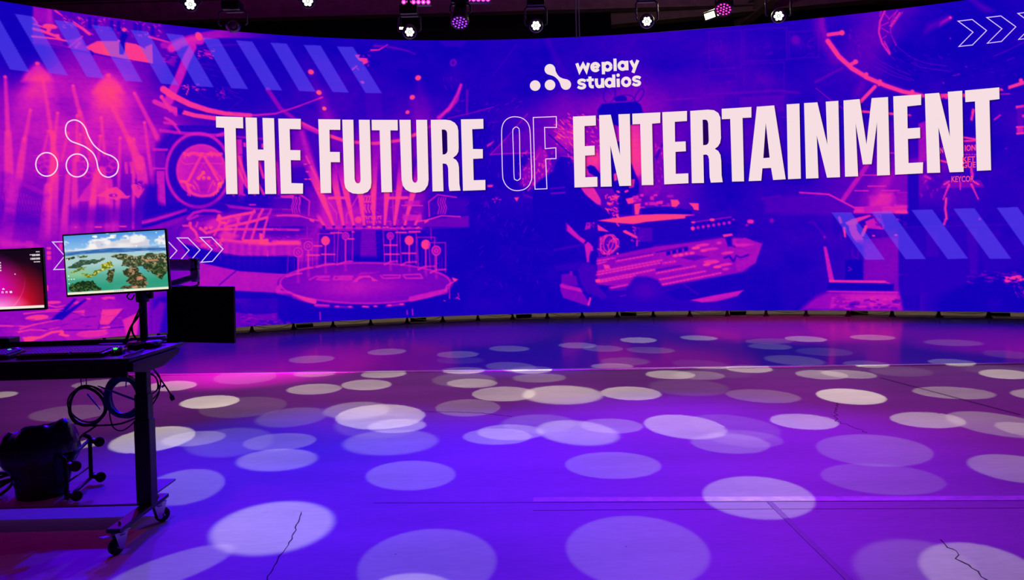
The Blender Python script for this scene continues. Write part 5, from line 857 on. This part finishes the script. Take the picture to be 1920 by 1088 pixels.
def lake(U_, V_):
    sh = U_.shape; N = lambda s, a, b: nz2(s, sh, a, b); A = np.zeros(sh + (3,))
    A[:] = np.array([82,150,226])/255.; A = blend(A, (168,208,240), V_*3.2)
    cn = .5*N(1,22,13) + .3*N(2,10,7) + .2*N(3,5,4); top = .13 + .05*np.sin(U_*9) + .06*np.cos(U_*4+1)
    cm = np.clip(((cn - .42) * 5 + (V_ - top) * 9), 0, 1) * (V_ < .34); A = blend(A, (250,244,240), cm*.95); A = blend(A, (205,200,215), cm*np.clip((N(5,16,9)-.5)*2.4,0,.8)*(V_ > .12))
    A = blend(A, (250,248,246), np.clip((N(6,9,5)-.62)*8,0,1)*(U_ > .28)*(U_ < .52)*(V_ < .09))
    A = blend(A, (130,178,222), np.clip(1 - abs(V_ - .275 + .02*U_)/.02, 0, 1)*.7)
    A = blend(A, (52,104,176), pm([(60,430),(300,395),(560,365),(760,345),(1000,348),(1240,340),(1530,335),(1530,380),(1200,385),(700,430),(400,465),(60,480)], U_, V_, .02))
    A = blend(A, (92,140,190), np.clip((N(7,14,3)-.5)*3,0,.6)*(V_ > .27)*(V_ < .37))
    w = np.clip((V_ - .33 + .02*np.sin(U_*5))*40, 0, 1); A = blend(A, (172,206,206), w)
    A = blend(A, (96,178,156), np.clip((V_-.5)*5,0,1)); A = blend(A, (34,150,118), np.clip((V_-.66)*5,0,1)*(.55+.45*N(8,30,20))); A = blend(A, (150,205,150), np.clip(1-((U_-.12)/.2)**2-((V_-.66)/.1)**2,0,1)*.7)
    A = blend(A, (60,160,180), np.clip(1-((U_-.78)/.09)**2-((V_-.62)/.12)**2,0,1)*.6)
    gr = N(11,3,2.4); g2 = N(12,7,5); E_ = .016*(N(13,6,4)-.5)
    def land(pts, dark=(38,62,34), mid=(86,108,52), hi=(150,150,110)):
        nonlocal A
        q = np.array([((x-65)/1465., (y - (172-100*(x-65)/1465.)) / 884.) for x, y in pts]); d = sdf_poly(q*[1.7,1], U_*1.7, V_) + E_*2.2; mk = np.clip(.5 - d/.008, 0, 1)
        A = blend(A, dark, mk); A = blend(A, mid, mk*np.clip((gr-.45)*4,0,1)); A = blend(A, hi, mk*np.clip((g2*gr-.38)*6,0,.75))
    land([(80,510),(200,480),(390,465),(380,490),(200,510),(90,530)]); land([(90,650),(200,580),(270,525),(350,540),(460,520),(640,500),(600,540),(480,580),(330,600),(260,650),(120,660)], (48,78,70), (70,100,70), (110,130,90))
    land([(270,640),(380,620),(380,640),(300,680),(110,730),(180,690)], (90,110,40), (170,170,80), (220,200,120)); land([(700,480),(860,435),(1120,470),(1250,425),(1530,420),(1530,600),(1300,640),(1200,600),(1000,640),(880,610),(900,540),(780,500)], (52,68,48), (104,110,74), (190,170,130))
    land([(560,600),(700,540),(760,600),(720,650),(560,700),(500,760),(400,800),(280,760),(300,740),(420,750),(480,690),(600,650)], (104,118,30), (196,190,70), (226,214,120)); land([(680,680),(770,650),(770,700),(720,850),(690,860),(640,830),(660,740)], (52,58,36), (92,96,52), (150,140,100))
    land([(890,680),(1000,640),(1100,640),(1120,700),(1190,750),(1240,850),(1200,930),(830,960),(820,940),(990,900),(920,840),(960,790),(900,740)], (50,56,34), (96,90,56), (196,150,120)); land([(1190,600),(1530,560),(1530,720),(1460,780),(1440,815),(1400,800),(1330,730),(1200,650)], (36,58,32), (80,100,54), (150,140,106))
    land([(80,1000),(110,900),(250,850),(430,840),(480,900),(560,960),(540,990),(80,1010)], (20,48,26), (48,84,40), (84,110,60))
    A = blend(A, (232,150,110), pm([(1190,520),(1400,510),(1420,535),(1230,545)], U_, V_, .02)*.8); A = blend(A, (226,140,110), pm([(1080,790),(1150,765),(1180,800),(1110,830)], U_, V_, .015)*.9); A = blend(A, (226,150,120), pm([(1000,930),(1070,905),(1100,935),(1020,950)], U_, V_, .015)*.9)
    A = blend(A, (244,240,214), np.clip((V_-.958)*160, 0, 1)); A = blend(A, (90,120,170), ((V_ > .97)*(V_ < .988)*(U_ > .46)*(U_ < .56)*(np.mod(U_*60,1) < .5))*.7)
    for x, y in ((.915,.035),(.945,.105),(.71,.24),(.02,.40),(.02,.68),(.02,.74),(.05,.74),(.075,.74),(.02,.81)): A = blend(A, (252,250,240), ((abs(U_-x)*1.7 < .011)*(abs(V_-y) < .011))*.9)
    return A
def redglow(U_, V_):
    A = np.zeros(U_.shape + (3,)); A[:] = np.array([22,6,26])/255.; d = np.hypot((U_-.48)*1.78, V_-.72)
    A = blend(A, (96,6,40), np.clip(1.15-d*1.1,0,1)*(V_>.1)*np.clip(V_*1.6,0,1)); A = blend(A, (226,14,44), np.clip(1.2-np.hypot((U_-.72)*1.78, V_-.98)*1.5,0,1)); A = blend(A, (214,10,190), np.clip(1.25-np.hypot((U_-.5)*1.78, V_-.66)*1.9,0,1))
    dd = np.hypot((U_-.46)*1.78, V_-.45); A = blend(A, (255,120,170), np.clip(1-abs(dd-.66)/.014,0,1)*(V_>.45)*np.clip((V_-.42)*2,0,1)*np.clip(1.9-U_*1.9+.1,0,1)); A = blend(A, (255,170,240), np.clip(1-np.hypot((U_-.56)*3, (V_-.97)*4),0,1))
    for (x0, x1, y) in ((.95,.985,.04),(.89,.985,.09),(.91,.985,.108),(.895,.985,.15),(.895,.985,.168),(.925,.985,.21)): A = blend(A, (235,225,232), ((U_ > x0)*(U_ < x1)*(abs(V_-y) < .0075))*(.55+.45*(np.mod(U_*160,1) < .6)))
    for y in (.2,.245,.29,.335): A = blend(A, (240,236,236), ((abs(U_-.6)*1.78 < .012)*(abs(V_-y) < .011))*.9)
    A = blend(A, (255,255,255), ((abs(U_-.735)*1.78 < .009)*(abs(V_-.405) < .008))*1.)
    for x in (.605,.645,.685): A = blend(A, (250,240,250), ((abs(U_-x)*1.78 < .017)*(abs(V_-.71) < .017))*(1 - .8*((abs(U_-x)*1.78 < .008)*(abs(V_-.713) < .009)*(x < .68))))
    A = blend(A, (250,240,250), np.clip(1-(abs(U_-.615)*1.78/.03 + abs(V_-.655)/.022),0,1)*3*(V_ < .665)); A = blend(A, (246,232,222), np.clip((V_-.955)*160,0,1)); return A
y0 = 4.05; mon, mc, mex, mey, mnz = monitor('monitor', 'monitor showing a green island lake photo, held up on the arm', at_y(116,440,y0), at_y(311.5,428.2,y0), at_y(119,557.8,y0), lake)
tr_, br_ = at_y(80,464,4.0), at_y(81.5,581,4.0); lx = (at_y(0,467.6,4.0) - tr_).normalized(); hh = (tr_-br_).length
monitor('monitor', 'monitor with a dark red and magenta desktop, cut by the left edge', tr_ + lx*.575, tr_, tr_ + lx*.575 + (br_-tr_), redglow)
rm, rc, rex, rey, rnz = monitor('monitor', 'switched off black monitor hanging beyond the right end of the desk', at_y(312,536.6,4.2), at_y(437.4,537,4.1), at_y(313.6,641.5,4.2), None)
# arm that carries them ------------------------------------------
arm = thing('monitor_mount', 'dark pole mount for monitors with folded arms at the right end of the desk', 'monitor arm', (-2.148, 4.3, DT)); px_, py_ = -2.148, 4.3
MB().box((px_, py_, DT+.006), (.11,.12,.012), None, .003).build('base_plate', STEEL, arm)
MB().lathe([(.0215,DT+.01),(.0215,1.47),(.018,1.475)], Matrix.Translation((px_,py_,0)), 20).build('pole', BLK, arm)
MB().lathe([(.024,1.20),(.036,1.205),(.038,1.25),(.034,1.275),(.024,1.28)], Matrix.Translation((px_,py_,0)), 24).box((px_+.035,py_,1.245), (.05,.03,.05), None, .008).build('collar', STEEL, arm)
el = at_y(366, 519, 4.36)
lo = MB(); lo.prism([(0,-.022),(.9,-.022),(1,-.012),(1,.022),(.9,.026),(0,.03)], TM((0,0,0)), .001) if False else None
a0 = Vector((px_+.02, py_, 1.262)); d = el - a0; rot = Matrix.Rotation(math.atan2(d.y, d.x), 3, 'Z') @ Matrix.Rotation(-math.atan2(d.z, math.hypot(d.x, d.y)), 3, 'Y')
MB().box((a0+el)/2, (d.length+.02, .044, .036), rot, .012, 3).build('lower_arm', ARMM, arm)
MB().lathe([(.02,-.03),(.026,-.02),(.026,.035),(.022,.038),(.022,.05),(.027,.052),(.027,.09),(.02,.095)], TM(el), 20).build('elbow', ARMM, arm); MB().box(el + Vector((-.005,0,.072)), (.052,.05,.075), None, .01).build('upper_joint', BLK, arm)
u0 = el + Vector((-.02,-.01,.07)); u1 = mc - mnz*.12 + Vector((.04,.0,-.012)); d = u1 - u0; rot = Matrix.Rotation(math.atan2(d.y, d.x), 3, 'Z') @ Matrix.Rotation(-math.atan2(d.z, math.hypot(d.x, d.y)), 3, 'Y')
ua = MB().box((u0+u1)/2, (d.length, .056, .068), rot, .02, 3).build('upper_arm', ARMM, arm)
MB().lathe([(.013,0),(.013,.003),(.008,.004)], TM(u0 + Vector((-.03,-.032,.005)), euler(90)), 18).build('pivot_cap', BLK, ua); MB().box(u0 + d*.3 + Vector((0,-.028,.012)), (.07,.004,.012), rot, .004).build('cable_slot', BLK, ua)
MB().tube([u1, mc - mnz*.05], .022, 12).box(mc - mnz*.06, (.1,.1,.01), Matrix((mex, mey, mnz)).transposed(), .002).build('vesa_head', BLK, arm)
MB().tube([Vector((px_,py_,1.30)), Vector((px_+.16,py_+.06,1.295)), Vector((px_+.26,py_+.05,1.2)), rc - rnz*.14, rc - rnz*.052], .018, 10).build('side_arm', BLK, arm)
lm = thing('monitor_mount', 'second monitor pole mount behind the red desktop monitor at the left edge', 'monitor arm', (-3.12, 4.3, DT)); MB().lathe([(.0215,DT),(.0215,1.42),(.018,1.425)], Matrix.Translation((-3.12,4.3,0)), 20).build('pole', BLK, lm); MB().box((-3.12, 4.3, DT+.006), (.11,.12,.012), None, .003).build('base_plate', STEEL, lm)
MB().tube([Vector((-3.12,4.3,1.37)), Vector((-2.95,4.22,1.37)), Vector((-2.82,4.06,1.365))], .018, 10).build('support_arm', STEEL, lm)
CABLE = mat('cable_black', (14,13,17), .45); CBLUE = mat('cable_blue', (22,28,120), .4); CPUR = mat('violet_strap', (120,80,220), .4)
MB().tube([at_y(245,548,4.2), at_y(238,556,4.18), at_y(246,562,4.16), at_y(252,553,4.2)], .004, 6, smooth=5).build('arm_cable', CABLE, arm)
MB().tube([at_y(372,524,4.37), at_y(371,534,4.37), at_y(357,538,4.37), at_y(335,536,4.37)], .006, 8, smooth=5).build('arm_cable', CABLE, arm)
def cable(name, label, strands, r, m_=None, cat='cable', group=None, closed=False, sm=6):
    b = MB()
    for s in strands: b.tube(s, r, 6, closed=closed, smooth=sm)
    return tag(b.build(name, m_ or CABLE), label, cat, group)
cable('cable', 'tied pair of black cables running down beside the monitor pole', [[at_y(264,575,4.26), at_y(256,592,4.25), at_y(248,610,4.24), at_y(240,632,4.22), at_y(236,645,4.2)], [at_y(266,580,4.26), at_y(258,596,4.25), at_y(246,612,4.24), at_y(237,634,4.22), at_y(231,646,4.2)], [at_y(247,612,4.24), at_y(249,625,4.24), at_y(256,636,4.24), at_y(262,640,4.24)]], .0055)
# things on the desk ---------------------------------------------
KEYM = mat('key_caps', (104,92,120), .35)
def keyboard(label, x0, x1, yc):
    t = thing('keyboard', label, 'keyboard', ((x0+x1)/2, yc, DT), 'keyboards on the desk'); w = x1-x0; rot = euler(4)
    MB().box(((x0+x1)/2, yc, DT+.016), (w, .145, .02), rot, .005).build('case', BLKP, t); b = MB(); n = int((w-.02)/.0192)
    for r_ in range(6):
        for i in range(n):
            if r_ == 0 and .3 < i/n < .62: continue
            b.box(((x0+.012) + (i+.5)*.0192, yc - .055 + r_*.0215, DT+.0275 + (r_-2.5)*.0016), (.0165,.018,.009), rot, .002, 1)
    if n > 8: b.box((x0+.012+n*.46*.0192, yc-.055, DT+.0235), (n*.3*.0192,.018,.009), rot, .002, 1)
    b.build('keycaps', KEYM, t); return t
keyboard('black keyboard in front of the island lake monitor', -2.60, -2.145, 3.93); keyboard('black keyboard at the left edge behind the glowing mouse', -3.10, -2.645, 3.94)
GREEN = emit('green_glow', (60,255,110), 1.1)
def mouse(px, py, label, az):
    p = floor_at(px, py, DT); t = thing('mouse', label, 'mouse', p, 'computer mice'); b = bmesh.new(); bmesh.ops.create_uvsphere(b, u_segments=24, v_segments=14, radius=1)
    for v in b.verts:
        z = max(v.co.z, -.35); w = .034*(1 - .12*math.cos(v.co.y*3)); v.co = Vector((v.co.x*w, v.co.y*.06, (z+.35)*.03*(1 - .25*v.co.y*v.co.y)))
    for f in b.faces: f.smooth = True
    bmesh.ops.transform(b, matrix=TM(p + Vector((0,0,.0015)), euler(0,0,az)), verts=b.verts); q = MB(); q.add(b); sh = q.build('shell', mat('mouse_shell', (30,28,34), .25), t)
    e = MB(); A_ = TM(p + euler(0,0,az) @ Vector((0,-.036,.033)), euler(38,0,az))
    for k_ in (-1, 0, 1): e.prism([(-.0045,-.007),(.0045,-.007),(.0022,.006),(-.0022,.006)], A_ @ TM((k_*.0065, -abs(k_)*.002, .002), euler(0,0,k_*-35)), .002)
    e.build('glowing_emblem', GREEN, t); MB().tube([p + euler(0,0,az) @ Vector((0,.045,.026)), p + euler(0,0,az) @ Vector((0,.02,.036))], .004, 8).build('scroll_wheel', RUB, t); return t
mouse(222, 664, 'dark mouse with a green glowing emblem at the right end of the desk', 8); mouse(28, 666, 'dark mouse with a green glowing emblem near the left edge of the desk', -5)
p = floor_at(8, 648, DT); t = tag(MB().box(p + Vector((-.12,-.03,.028)), (.42,.1,.052), euler(0,0,-3), .008).build('speaker_bar', BLKP), 'black bar shaped box at the back of the desk under the red monitor', 'box')
p = floor_at(271, 651, DT); tag(MB().lathe([(.001,.0),(.085,.0),(.09,.006),(.09,.028),(.085,.034),(.001,.034)], TM(p), 30).build('hub_box', mat('hub_plastic', (26,20,36), .3)), 'dark round hub lying in the cable clutter by the pole', 'hub')
p = floor_at(214, 648, DT); tag(MB().box(p + Vector((0,.06,.004)), (.22,.07,.007), euler(0,0,-6), .002).build('notepad', mat('pale_paper', (190,185,205), .5)), 'pale flat notepad behind the keyboard by the monitor pole', 'notepad')
rs = random.Random(8); S_ = []
for i in range(9):
    q = floor_at(rs.uniform(236, 318), rs.uniform(640, 655), DT); S_.append([Vector((max(-2.26, min(-2.0, q.x + rs.uniform(-.06,.06))), max(3.88, min(4.36, q.y + rs.uniform(-.1,.1))), DT+.006+rs.random()*.03)) for _ in range(6)])
cable('cable_clutter', 'tangle of thin black and grey cables around the pole on the desk', S_, .0035, mat('cable_grey', (84,80,96), .35))
tag(MB().tube([floor_at(232,669,DT+.006), floor_at(270,655,DT+.006)], .004, 8).build('pen', mat('pen_red', (150,60,90), .3)), 'thin reddish pen lying near the right front corner of the desk', 'pen')
tag(MB().box(floor_at(287, 648, DT) + Vector((-.0,.05,.043)), (.10,.05,.012), euler(0,0,20), .003).build('adapter', mat('adapter_white', (205,200,215), .35)), 'small white adapter lying on the hub box', 'adapter')
# cables under the desk ------------------------------------------
def coil(px, py, rx, ry, Y, n, jit, seed):
    rs = random.Random(seed); out = []
    for k_ in range(n):
        c_ = at_y(px + rs.uniform(-jit, jit), py + rs.uniform(-jit, jit), Y + rs.uniform(-.02, .02)); a_, b_ = rx*Y/CF*rs.uniform(.93,1.05), ry*Y/CF*rs.uniform(.95,1.05); ph = rs.uniform(0, 6)
        out.append([c_ + Vector((a_*math.cos(t_), .012*math.sin(t_*2+ph), b_*math.sin(t_))) for t_ in [2*PI*i/22 for i in range(22)]])
    return out
c1 = coil(163, 761, 35, 35, 4.12, 4, 2.2, 1); cable('cable_coil', 'coil of black cable hanging under the desk over the bin', c1, .005, closed=True, cat='cable coil', sm=2)
cable('cable_coil', 'thick coil of blue cable hanging beside the desk column', coil(232, 744, 32, 35, 4.08, 15, 4.2, 2), .0075, CBLUE, 'cable coil', closed=True, sm=2)
for px, lb in ((150, 'left'), (162, 'right')): cable('cable_tie', lb + ' thin tie holding the black coil under the desk', [[at_y(px, 703, 4.1), at_y(px + (2 if px < 160 else 0), 716, 4.1), at_y(px + (3 if px < 160 else 0), 727, 4.12)]], .0025)
cable('cable_tie', 'short violet tie hanging inside the blue cable coil', [[at_y(236,706,4.06), at_y(236.5,716,4.06), at_y(236,726,4.06)]], .003, CPUR)
tag(MB().tube([at_y(183,724,4.03), at_y(202,731,4.03), at_y(256,751,4.03)], [.003,.0055,.0065], 8).build('strap', CPUR), 'violet strap slanting through the blue cable coil', 'strap'); tag(MB().tube([at_y(164,739,4.2), at_y(188,768,4.2)], [.005,.003], 8).build('strap', CPUR), 'short violet strap end hanging inside the black coil', 'strap')
cable('cable', 'black cable swinging from the black coil to the desk column', [[at_y(140,794,4.1), at_y(165,798,4.1), at_y(190,798,4.1), at_y(225,795,4.08), at_y(256,784,4.02)], [at_y(182,797,4.1), at_y(170,806,4.12), at_y(156,815,4.12), at_y(150,822,4.12)]], .0055)
cable('cable', 'thin black cable looping low left of the desk column', [[at_y(205,768,4.1), at_y(207,785,4.1), at_y(213,802,4.1), at_y(226,808,4.1), at_y(240,802,4.06), at_y(257,786,4.02)]], .004)
cable('cable', 'bunch of black cables drooping right of the desk column', [[at_y(283,702,4.02), at_y(292,708,4.05), at_y(298,725,4.05), at_y(297,740,4.05), at_y(284,762,4.0)], [at_y(284,700,4.02), at_y(294,712,4.05), at_y(295,730,4.05), at_y(283,740,4.0)], [at_y(287,692,4.02), at_y(298,704,4.06), at_y(301,720,4.06), at_y(296,738,4.05), at_y(285,750,4.0)]], .004)
t = thing('plug_cable', 'black cable with a plug end dangling right of the desk column', 'cable', at_y(288,692,4.05)); MB().tube([at_y(288,693,4.05), at_y(300,710,4.06), at_y(312,727,4.06), at_y(320,740,4.06)], .004, 8, smooth=6).build('cord', CABLE, t); a, c_ = at_y(320,739,4.06), at_y(325,751,4.06)
MB().tube([a, a.lerp(c_, .3), a.lerp(c_, .35), c_], [.007,.009,.013,.011], 10).build('plug', RUB, t); MB().box(at_y(306,724,4.06), (.02,.004,.012), euler(0,-35)).build('cable_tag', CPUR, t)
# waste bin with its liner ---------------------------------------
bx, by = -2.655, 4.12; bn = thing('waste_bin', 'black waste bin with a bulging bin liner on the shelf board', 'bin', (bx, by, BZ))
MB().lathe([(.001,0),(.122,0),(.128,.01),(.138,.25),(.142,.33),(.146,.335),(.146,.35),(.138,.35),(.13,.25),(.118,.02),(.001,.02)], TM((bx,by,BZ)), 36, False).build('bucket', mat('bin_plastic', (17,15,20), .35), bn)
b = bmesh.new(); n_, h_ = 96, []; prof = [(.139,.05),(.146,.09),(.156,.13),(.19,.165),(.214,.20),(.224,.25),(.216,.31),(.19,.36),(.16,.385),(.145,.38),(.13,.35),(.11,.31),(.07,.285),(.001,.28)]
for j, (r_, z_) in enumerate(prof):
    ring = []
    for k_ in range(n_):
        a_ = 2*PI*k_/n_; fl = (math.sin(a_*9 + j*.5)*.45 + math.sin(a_*19 + j*1.1)*.25 + math.sin(a_*4+1)*.5) * .007 * min(1, j/2.5) * (1 if j < 12 else 0); rr = r_*(1 - .12*max(0, math.cos(a_))*(j > 2)) + fl
        up_ = max(0, min(1, (j-5)/3)) * max(0, min(1, (12-j)/2)); hz = z_ + up_*(.035*math.cos(a_-.5) - .025*math.sin(a_) + .008*math.sin(a_*5+2)) + fl*.5
        ring.append(b.verts.new((rr*math.cos(a_), rr*.8*math.sin(a_), hz)))
    h_.append(ring)
for A_, B_ in zip(h_, h_[1:]):
    for k_ in range(n_): f = b.faces.new((A_[k_], A_[(k_+1) % n_], B_[(k_+1) % n_], B_[k_])); f.smooth = True
bmesh.ops.transform(b, matrix=TM((bx, by, BZ)), verts=b.verts); q = MB(); q.add(b); q.build('bin_liner', mat('bin_liner_film', (26,24,46), .22, noise=.1, bump=.8, scale=60), bn)
MB().tube([Vector((bx-.02,by-.19,BZ+.36)), Vector((bx+.03,by-.16,BZ+.30)), Vector((bx+.06,by-.1,BZ+.31))], .004, 6, smooth=4).build('liner_tie', CPUR, bn) if False else None
# castor dolly stood on its side ----------------------------------
cx_, ya, yb_ = -2.44, 3.985, 4.29; dl = thing('castor_dolly', 'black tubular castor dolly standing on its side beside the bin', 'dolly', (cx_, 4.14, BZ)); fr = MB()
zt = BZ + .235; fr.tube([Vector((cx_,ya,BZ+.012)), Vector((cx_,ya,zt-.03)), Vector((cx_-.012,ya,zt)), Vector((cx_-.03,ya+.01,zt+.008))], .0115, 10, smooth=3); fr.tube([Vector((cx_-.04,yb_,BZ+.03)), Vector((cx_-.04,yb_,zt+.02)), Vector((cx_-.055,yb_,zt+.04)), Vector((cx_-.075,yb_+.005,zt+.045))], .0115, 10, smooth=3)
fr.tube([Vector((cx_,ya,BZ+.016)), Vector((cx_-.04,yb_,BZ+.032))], .01, 10); fr.tube([Vector((cx_,ya+.01,BZ+.1)), Vector((cx_-.04,yb_,BZ+.1))], .005, 8); fr.tube([Vector((cx_,ya,zt-.02)), Vector((cx_-.04,yb_,zt+.02))], .01, 10); fr.build('frame', BLK, dl)
for (y_, z_, xo) in ((ya, BZ+.045, 0), (ya, zt-.03, 0), (yb_, BZ+.05, -.04), (yb_, zt+.02, -.04)):
    w = Vector((cx_+xo+.062, y_-.012, z_-.012)); f = MB().tube([Vector((cx_+xo,y_,z_)), Vector((cx_+xo+.022,y_,z_))], .013, 12).box(w + Vector((-.02,.0,.004)), (.05,.034,.026), euler(0,20,10), .006).build('caster', mat('castor_metal', (70,62,60), .35, .8), dl)
    MB().lathe([(.01,-.011),(.024,-.011),(.028,-.006),(.028,.006),(.024,.011),(.01,.011)], TM(w, euler(62, 15, 25)), 22).build('wheel', RUB, f)
# coiled flex at the left end of the board
lo_ = at_y(2, 922, 4.06); cable('cable_coil', 'loose loop of black flex lying on the shelf left of the bin', [[Vector((-2.93 + .12*math.cos(a_) , 4.08 + .11*math.sin(a_), BZ+.012 + .045*(1+math.sin(a_*1.0+k_)))) for a_ in [2*PI*i/18 for i in range(18)]] for k_ in range(3)], .009, closed=True, cat='cable coil', sm=2)
# ---------------------------------------------------------------- light
w_ = bpy.data.worlds.new('hall_air'); scene.world = w_; w_.use_nodes = True; w_.node_tree.nodes['Background'].inputs[0].default_value = (.006, .0006, .011, 1); w_.node_tree.nodes['Background'].inputs[1].default_value = 1
def spot(name, p, aim, ang, power, col, blend, rad=.02):
    L_ = bpy.data.lights.new(name, 'SPOT'); L_.energy = power; L_.color = col; L_.spot_size = 2*ang; L_.spot_blend = blend; L_.shadow_soft_size = rad
    o = bpy.data.objects.new(name, L_); COL.objects.link(o); o.location = p; o.rotation_euler = (Vector(aim) - Vector(p)).to_track_quat('-Z', 'Y').to_euler(); return o
SRC = [Vector((x, 9.7, 4.45)) for x in (-4.2, -2.6, -1.3, -.2, .4, 1.9, 2.9, 3.7)] + [Vector((x, y, 5.0)) for y in (4.5, 7.2) for x in (-4.5, -2.5, -.8, .8, 2.5, 4.5)]
POOLS = [(584,674,84,15,.5,0),(725,660,70,12,.55,0),(858,665,76,12,.5,0),(863,676,86,13,.25,1),(955,654,73,11,.5,0),(1083,648,70,10,.55,0),(459,708,117,27,.4,0),(590,701,78,13,.6,0),(719,702,83,14,.8,0),(869,695,81,12,.5,0),(958,688,92,17,.45,0),(997,694,76,14,.45,0),(869,713,117,27,.45,1),(885,719,92,17,.75,0),(1011,709,99,17,.55,1),(322,724,92,19,.8,0),(393,754,110,28,1.,0),(455,764,162,46,.35,0),(589,730,101,20,.75,0),(687,722,92,19,.8,0),(945,739,117,36,.8,0),(1055,741,150,38,.85,1),(877,765,119,33,.5,0),(547,783,135,38,.4,1),(669,770,123,31,.6,1),(713,782,165,46,.82,0),(711,797,168,47,.35,1),(744,799,107,27,.7,0),(732,830,177,52,.5,1),(285,825,160,50,.85,0),(363,823,118,29,.6,0),(430,830,166,54,.35,1),(524,829,135,32,.5,0),(519,863,151,43,.6,1),(770,892,165,53,.5,0),(345,914,150,60,.45,0),(510,991,231,112,.75,1),(312,1070,250,120,.5,0),(800,1062,256,135,.42,0),(775,1104,150,54,.7,0),
 (1197,638,67,10,.75,0),(1311,634,68,8,.7,0),(1131,654,74,12,.45,0),(1220,657,89,13,.42,0),(1443,640,89,10,.42,0),(1444,650,80,12,.45,0),(1511,636,77,10,.75,0),(1636,633,84,10,.65,0),(1788,643,110,12,.42,1),(1546,660,105,16,.32,0),(1890,665,95,15,.3,1),(1490,676,112,19,.45,1),(1172,678,91,15,.38,1),(1148,687,78,11,.65,0),(1315,684,108,19,.28,1),(1405,692,86,14,.85,0),(1625,683,86,13,.42,0),(1786,680,91,14,.55,0),(1257,703,91,16,.8,0),(1310,704,97,17,.55,0),(1360,701,100,16,.25,1),(1541,703,97,17,.7,0),(1592,702,103,16,.7,0),(1690,697,120,18,.35,1),(1885,702,98,19,.85,0),(1870,694,130,20,.28,1),(1183,738,111,25,.85,0),(1292,727,149,33,.33,1),(1431,743,138,26,.5,0),(1596,744,129,29,1.,0),(1789,737,153,25,.65,0),(1955,741,120,24,.7,0),(932,819,125,30,.6,0),(957,811,122,31,.65,0),(1010,795,140,35,.42,1),(1084,812,153,47,.7,1),(1147,799,115,26,.55,0),(1285,801,153,47,.75,0),(1378,801,169,48,.35,0),(1369,832,146,37,.5,0),(1398,823,139,33,.4,0),(1508,791,126,29,.8,0),(1740,788,140,29,.75,0),(1875,797,200,57,.55,0),(1925,807,120,32,.6,0),(1640,845,217,62,.42,0),(1656,899,230,57,.36,0),(1910,880,190,54,.55,0),(1150,873,176,49,.5,0),(1423,934,207,81,.65,0),(1196,1036,265,140,.42,0),(1720,1072,240,130,.36,1),(1840,1075,230,120,.6,0),
 (0,741,66,14,.75,0),(130,775,150,40,.4,0),(195,720,120,18,.6,0),(-15,880,70,45,.5,0),(165,832,60,20,.75,0)]
def solve(S, px, py, w, h):
    ax, ay, th = float(px), float(py), None; k = np.arange(28) * 2*PI/28
    for _ in range(9):
        if ay < 606 - .0267*(ax-960): ay = 606 - .0267*(ax-960)
        A = floor_at(ax, ay); d = (A - S); D = d.length
        if th is None: th = math.atan(w/2*A.y/CF/D)
        d = np.array(d.normalized()); e1 = np.cross(d, [0,0,1.]); e1 /= np.linalg.norm(e1); e2 = np.cross(e1, d)
        q = d[None]*math.cos(th) + (np.cos(k)[:,None]*e1 + np.sin(k)[:,None]*e2)*math.sin(th)
        if (q[:,2] > -.02).any(): return None
        P = np.array(S)[None] + q*(-S.z/q[:,2])[:,None]; 
        if (P[:,1] < .4).any(): return None
        u = project(P); lo, hi = u.min(0), u.max(0); c_ = (lo+hi)/2; ax += (px-c_[0])*.9; ay += (py-c_[1])*.9; th *= (w/(hi[0]-lo[0]))**.9
        if th > .5: return None
    v_ = u - u.mean(0); return A, th, hi[1]-lo[1], D, abs(d[2]), (v_[:,0]*v_[:,1]).mean() / math.sqrt((v_[:,0]**2).mean()*(v_[:,1]**2).mean())
for px, py, w, h, I, soft in POOLS:
    best = None
    for S in SRC:
        r_ = solve(S, px, py, w, h)
        if r_:
            sc = abs(math.log(r_[2]/h)) + .12*abs(math.log(r_[3]/7)) + .45*abs(r_[5] - .32*max(-1, min(1, (px-960)/500))) + (9 if px < 480 and py > 1000 and S.x < 2 else 0)
            if best is None or sc < best[0]: best = (sc, S, r_)
    if best:
        _, S, (A, th, hh, D, cz_, _c) = best
        spot('pool_beam', S, A, th*(1.08 if soft else 1.02), POOLK * (I**2.4) * (4. if A.y > line_y(A.x) else 1) * D*D/cz_ , (1., .97, .66), .3 if soft else .025, .014)
for px, py, S, rad, P_, col in WASH:
    A = floor_at(px, py); S = Vector(S); spot('wash_beam', S, A, math.atan(rad/(A-S).length), P_*(A-S).length**2, col, 1., .12)
def area(name, loc, size, power, col, rot=(0,0,0)):
    L_ = bpy.data.lights.new(name, 'AREA'); L_.shape = 'RECTANGLE'; L_.size, L_.size_y = size; L_.energy = power; L_.color = col; o = bpy.data.objects.new(name, L_); COL.objects.link(o); o.location = loc; o.rotation_euler = rot; return o
area('ambient_fill', (-.3, 5.5, 8.6), (14, 8), FILL[0], FILL[1])  # unseen fill added overhead, standing in for bounced light
for i in range(15):       # low warm work lamps behind the wall, seen only through the gap
    x = -9.8 + i*1.32; area('backstage_light', (x, wy(x) + .75, .95), (1.25, .3), BACKP, (1., .80, .42), (0, 0, math.atan(wdy(x)))).data.spread = R(95)
for x, z in ((2.9, 4.6),): 
    L_ = bpy.data.lights.new('work_light_glow', 'POINT'); L_.energy = 70; L_.color = (1,.9,.6); L_.shadow_soft_size = .1; o = bpy.data.objects.new('work_light_glow', L_); COL.objects.link(o); o.location = at_y(1342, 20, 11.6) + Vector((0,.3,.35))
area('ceiling_fill', (0, 11.5, 5.7), (16, 1), 520, (.8, .02, 1.), (PI, 0, 0))  # unseen upward fill, added to lift the ceiling to a dim purple
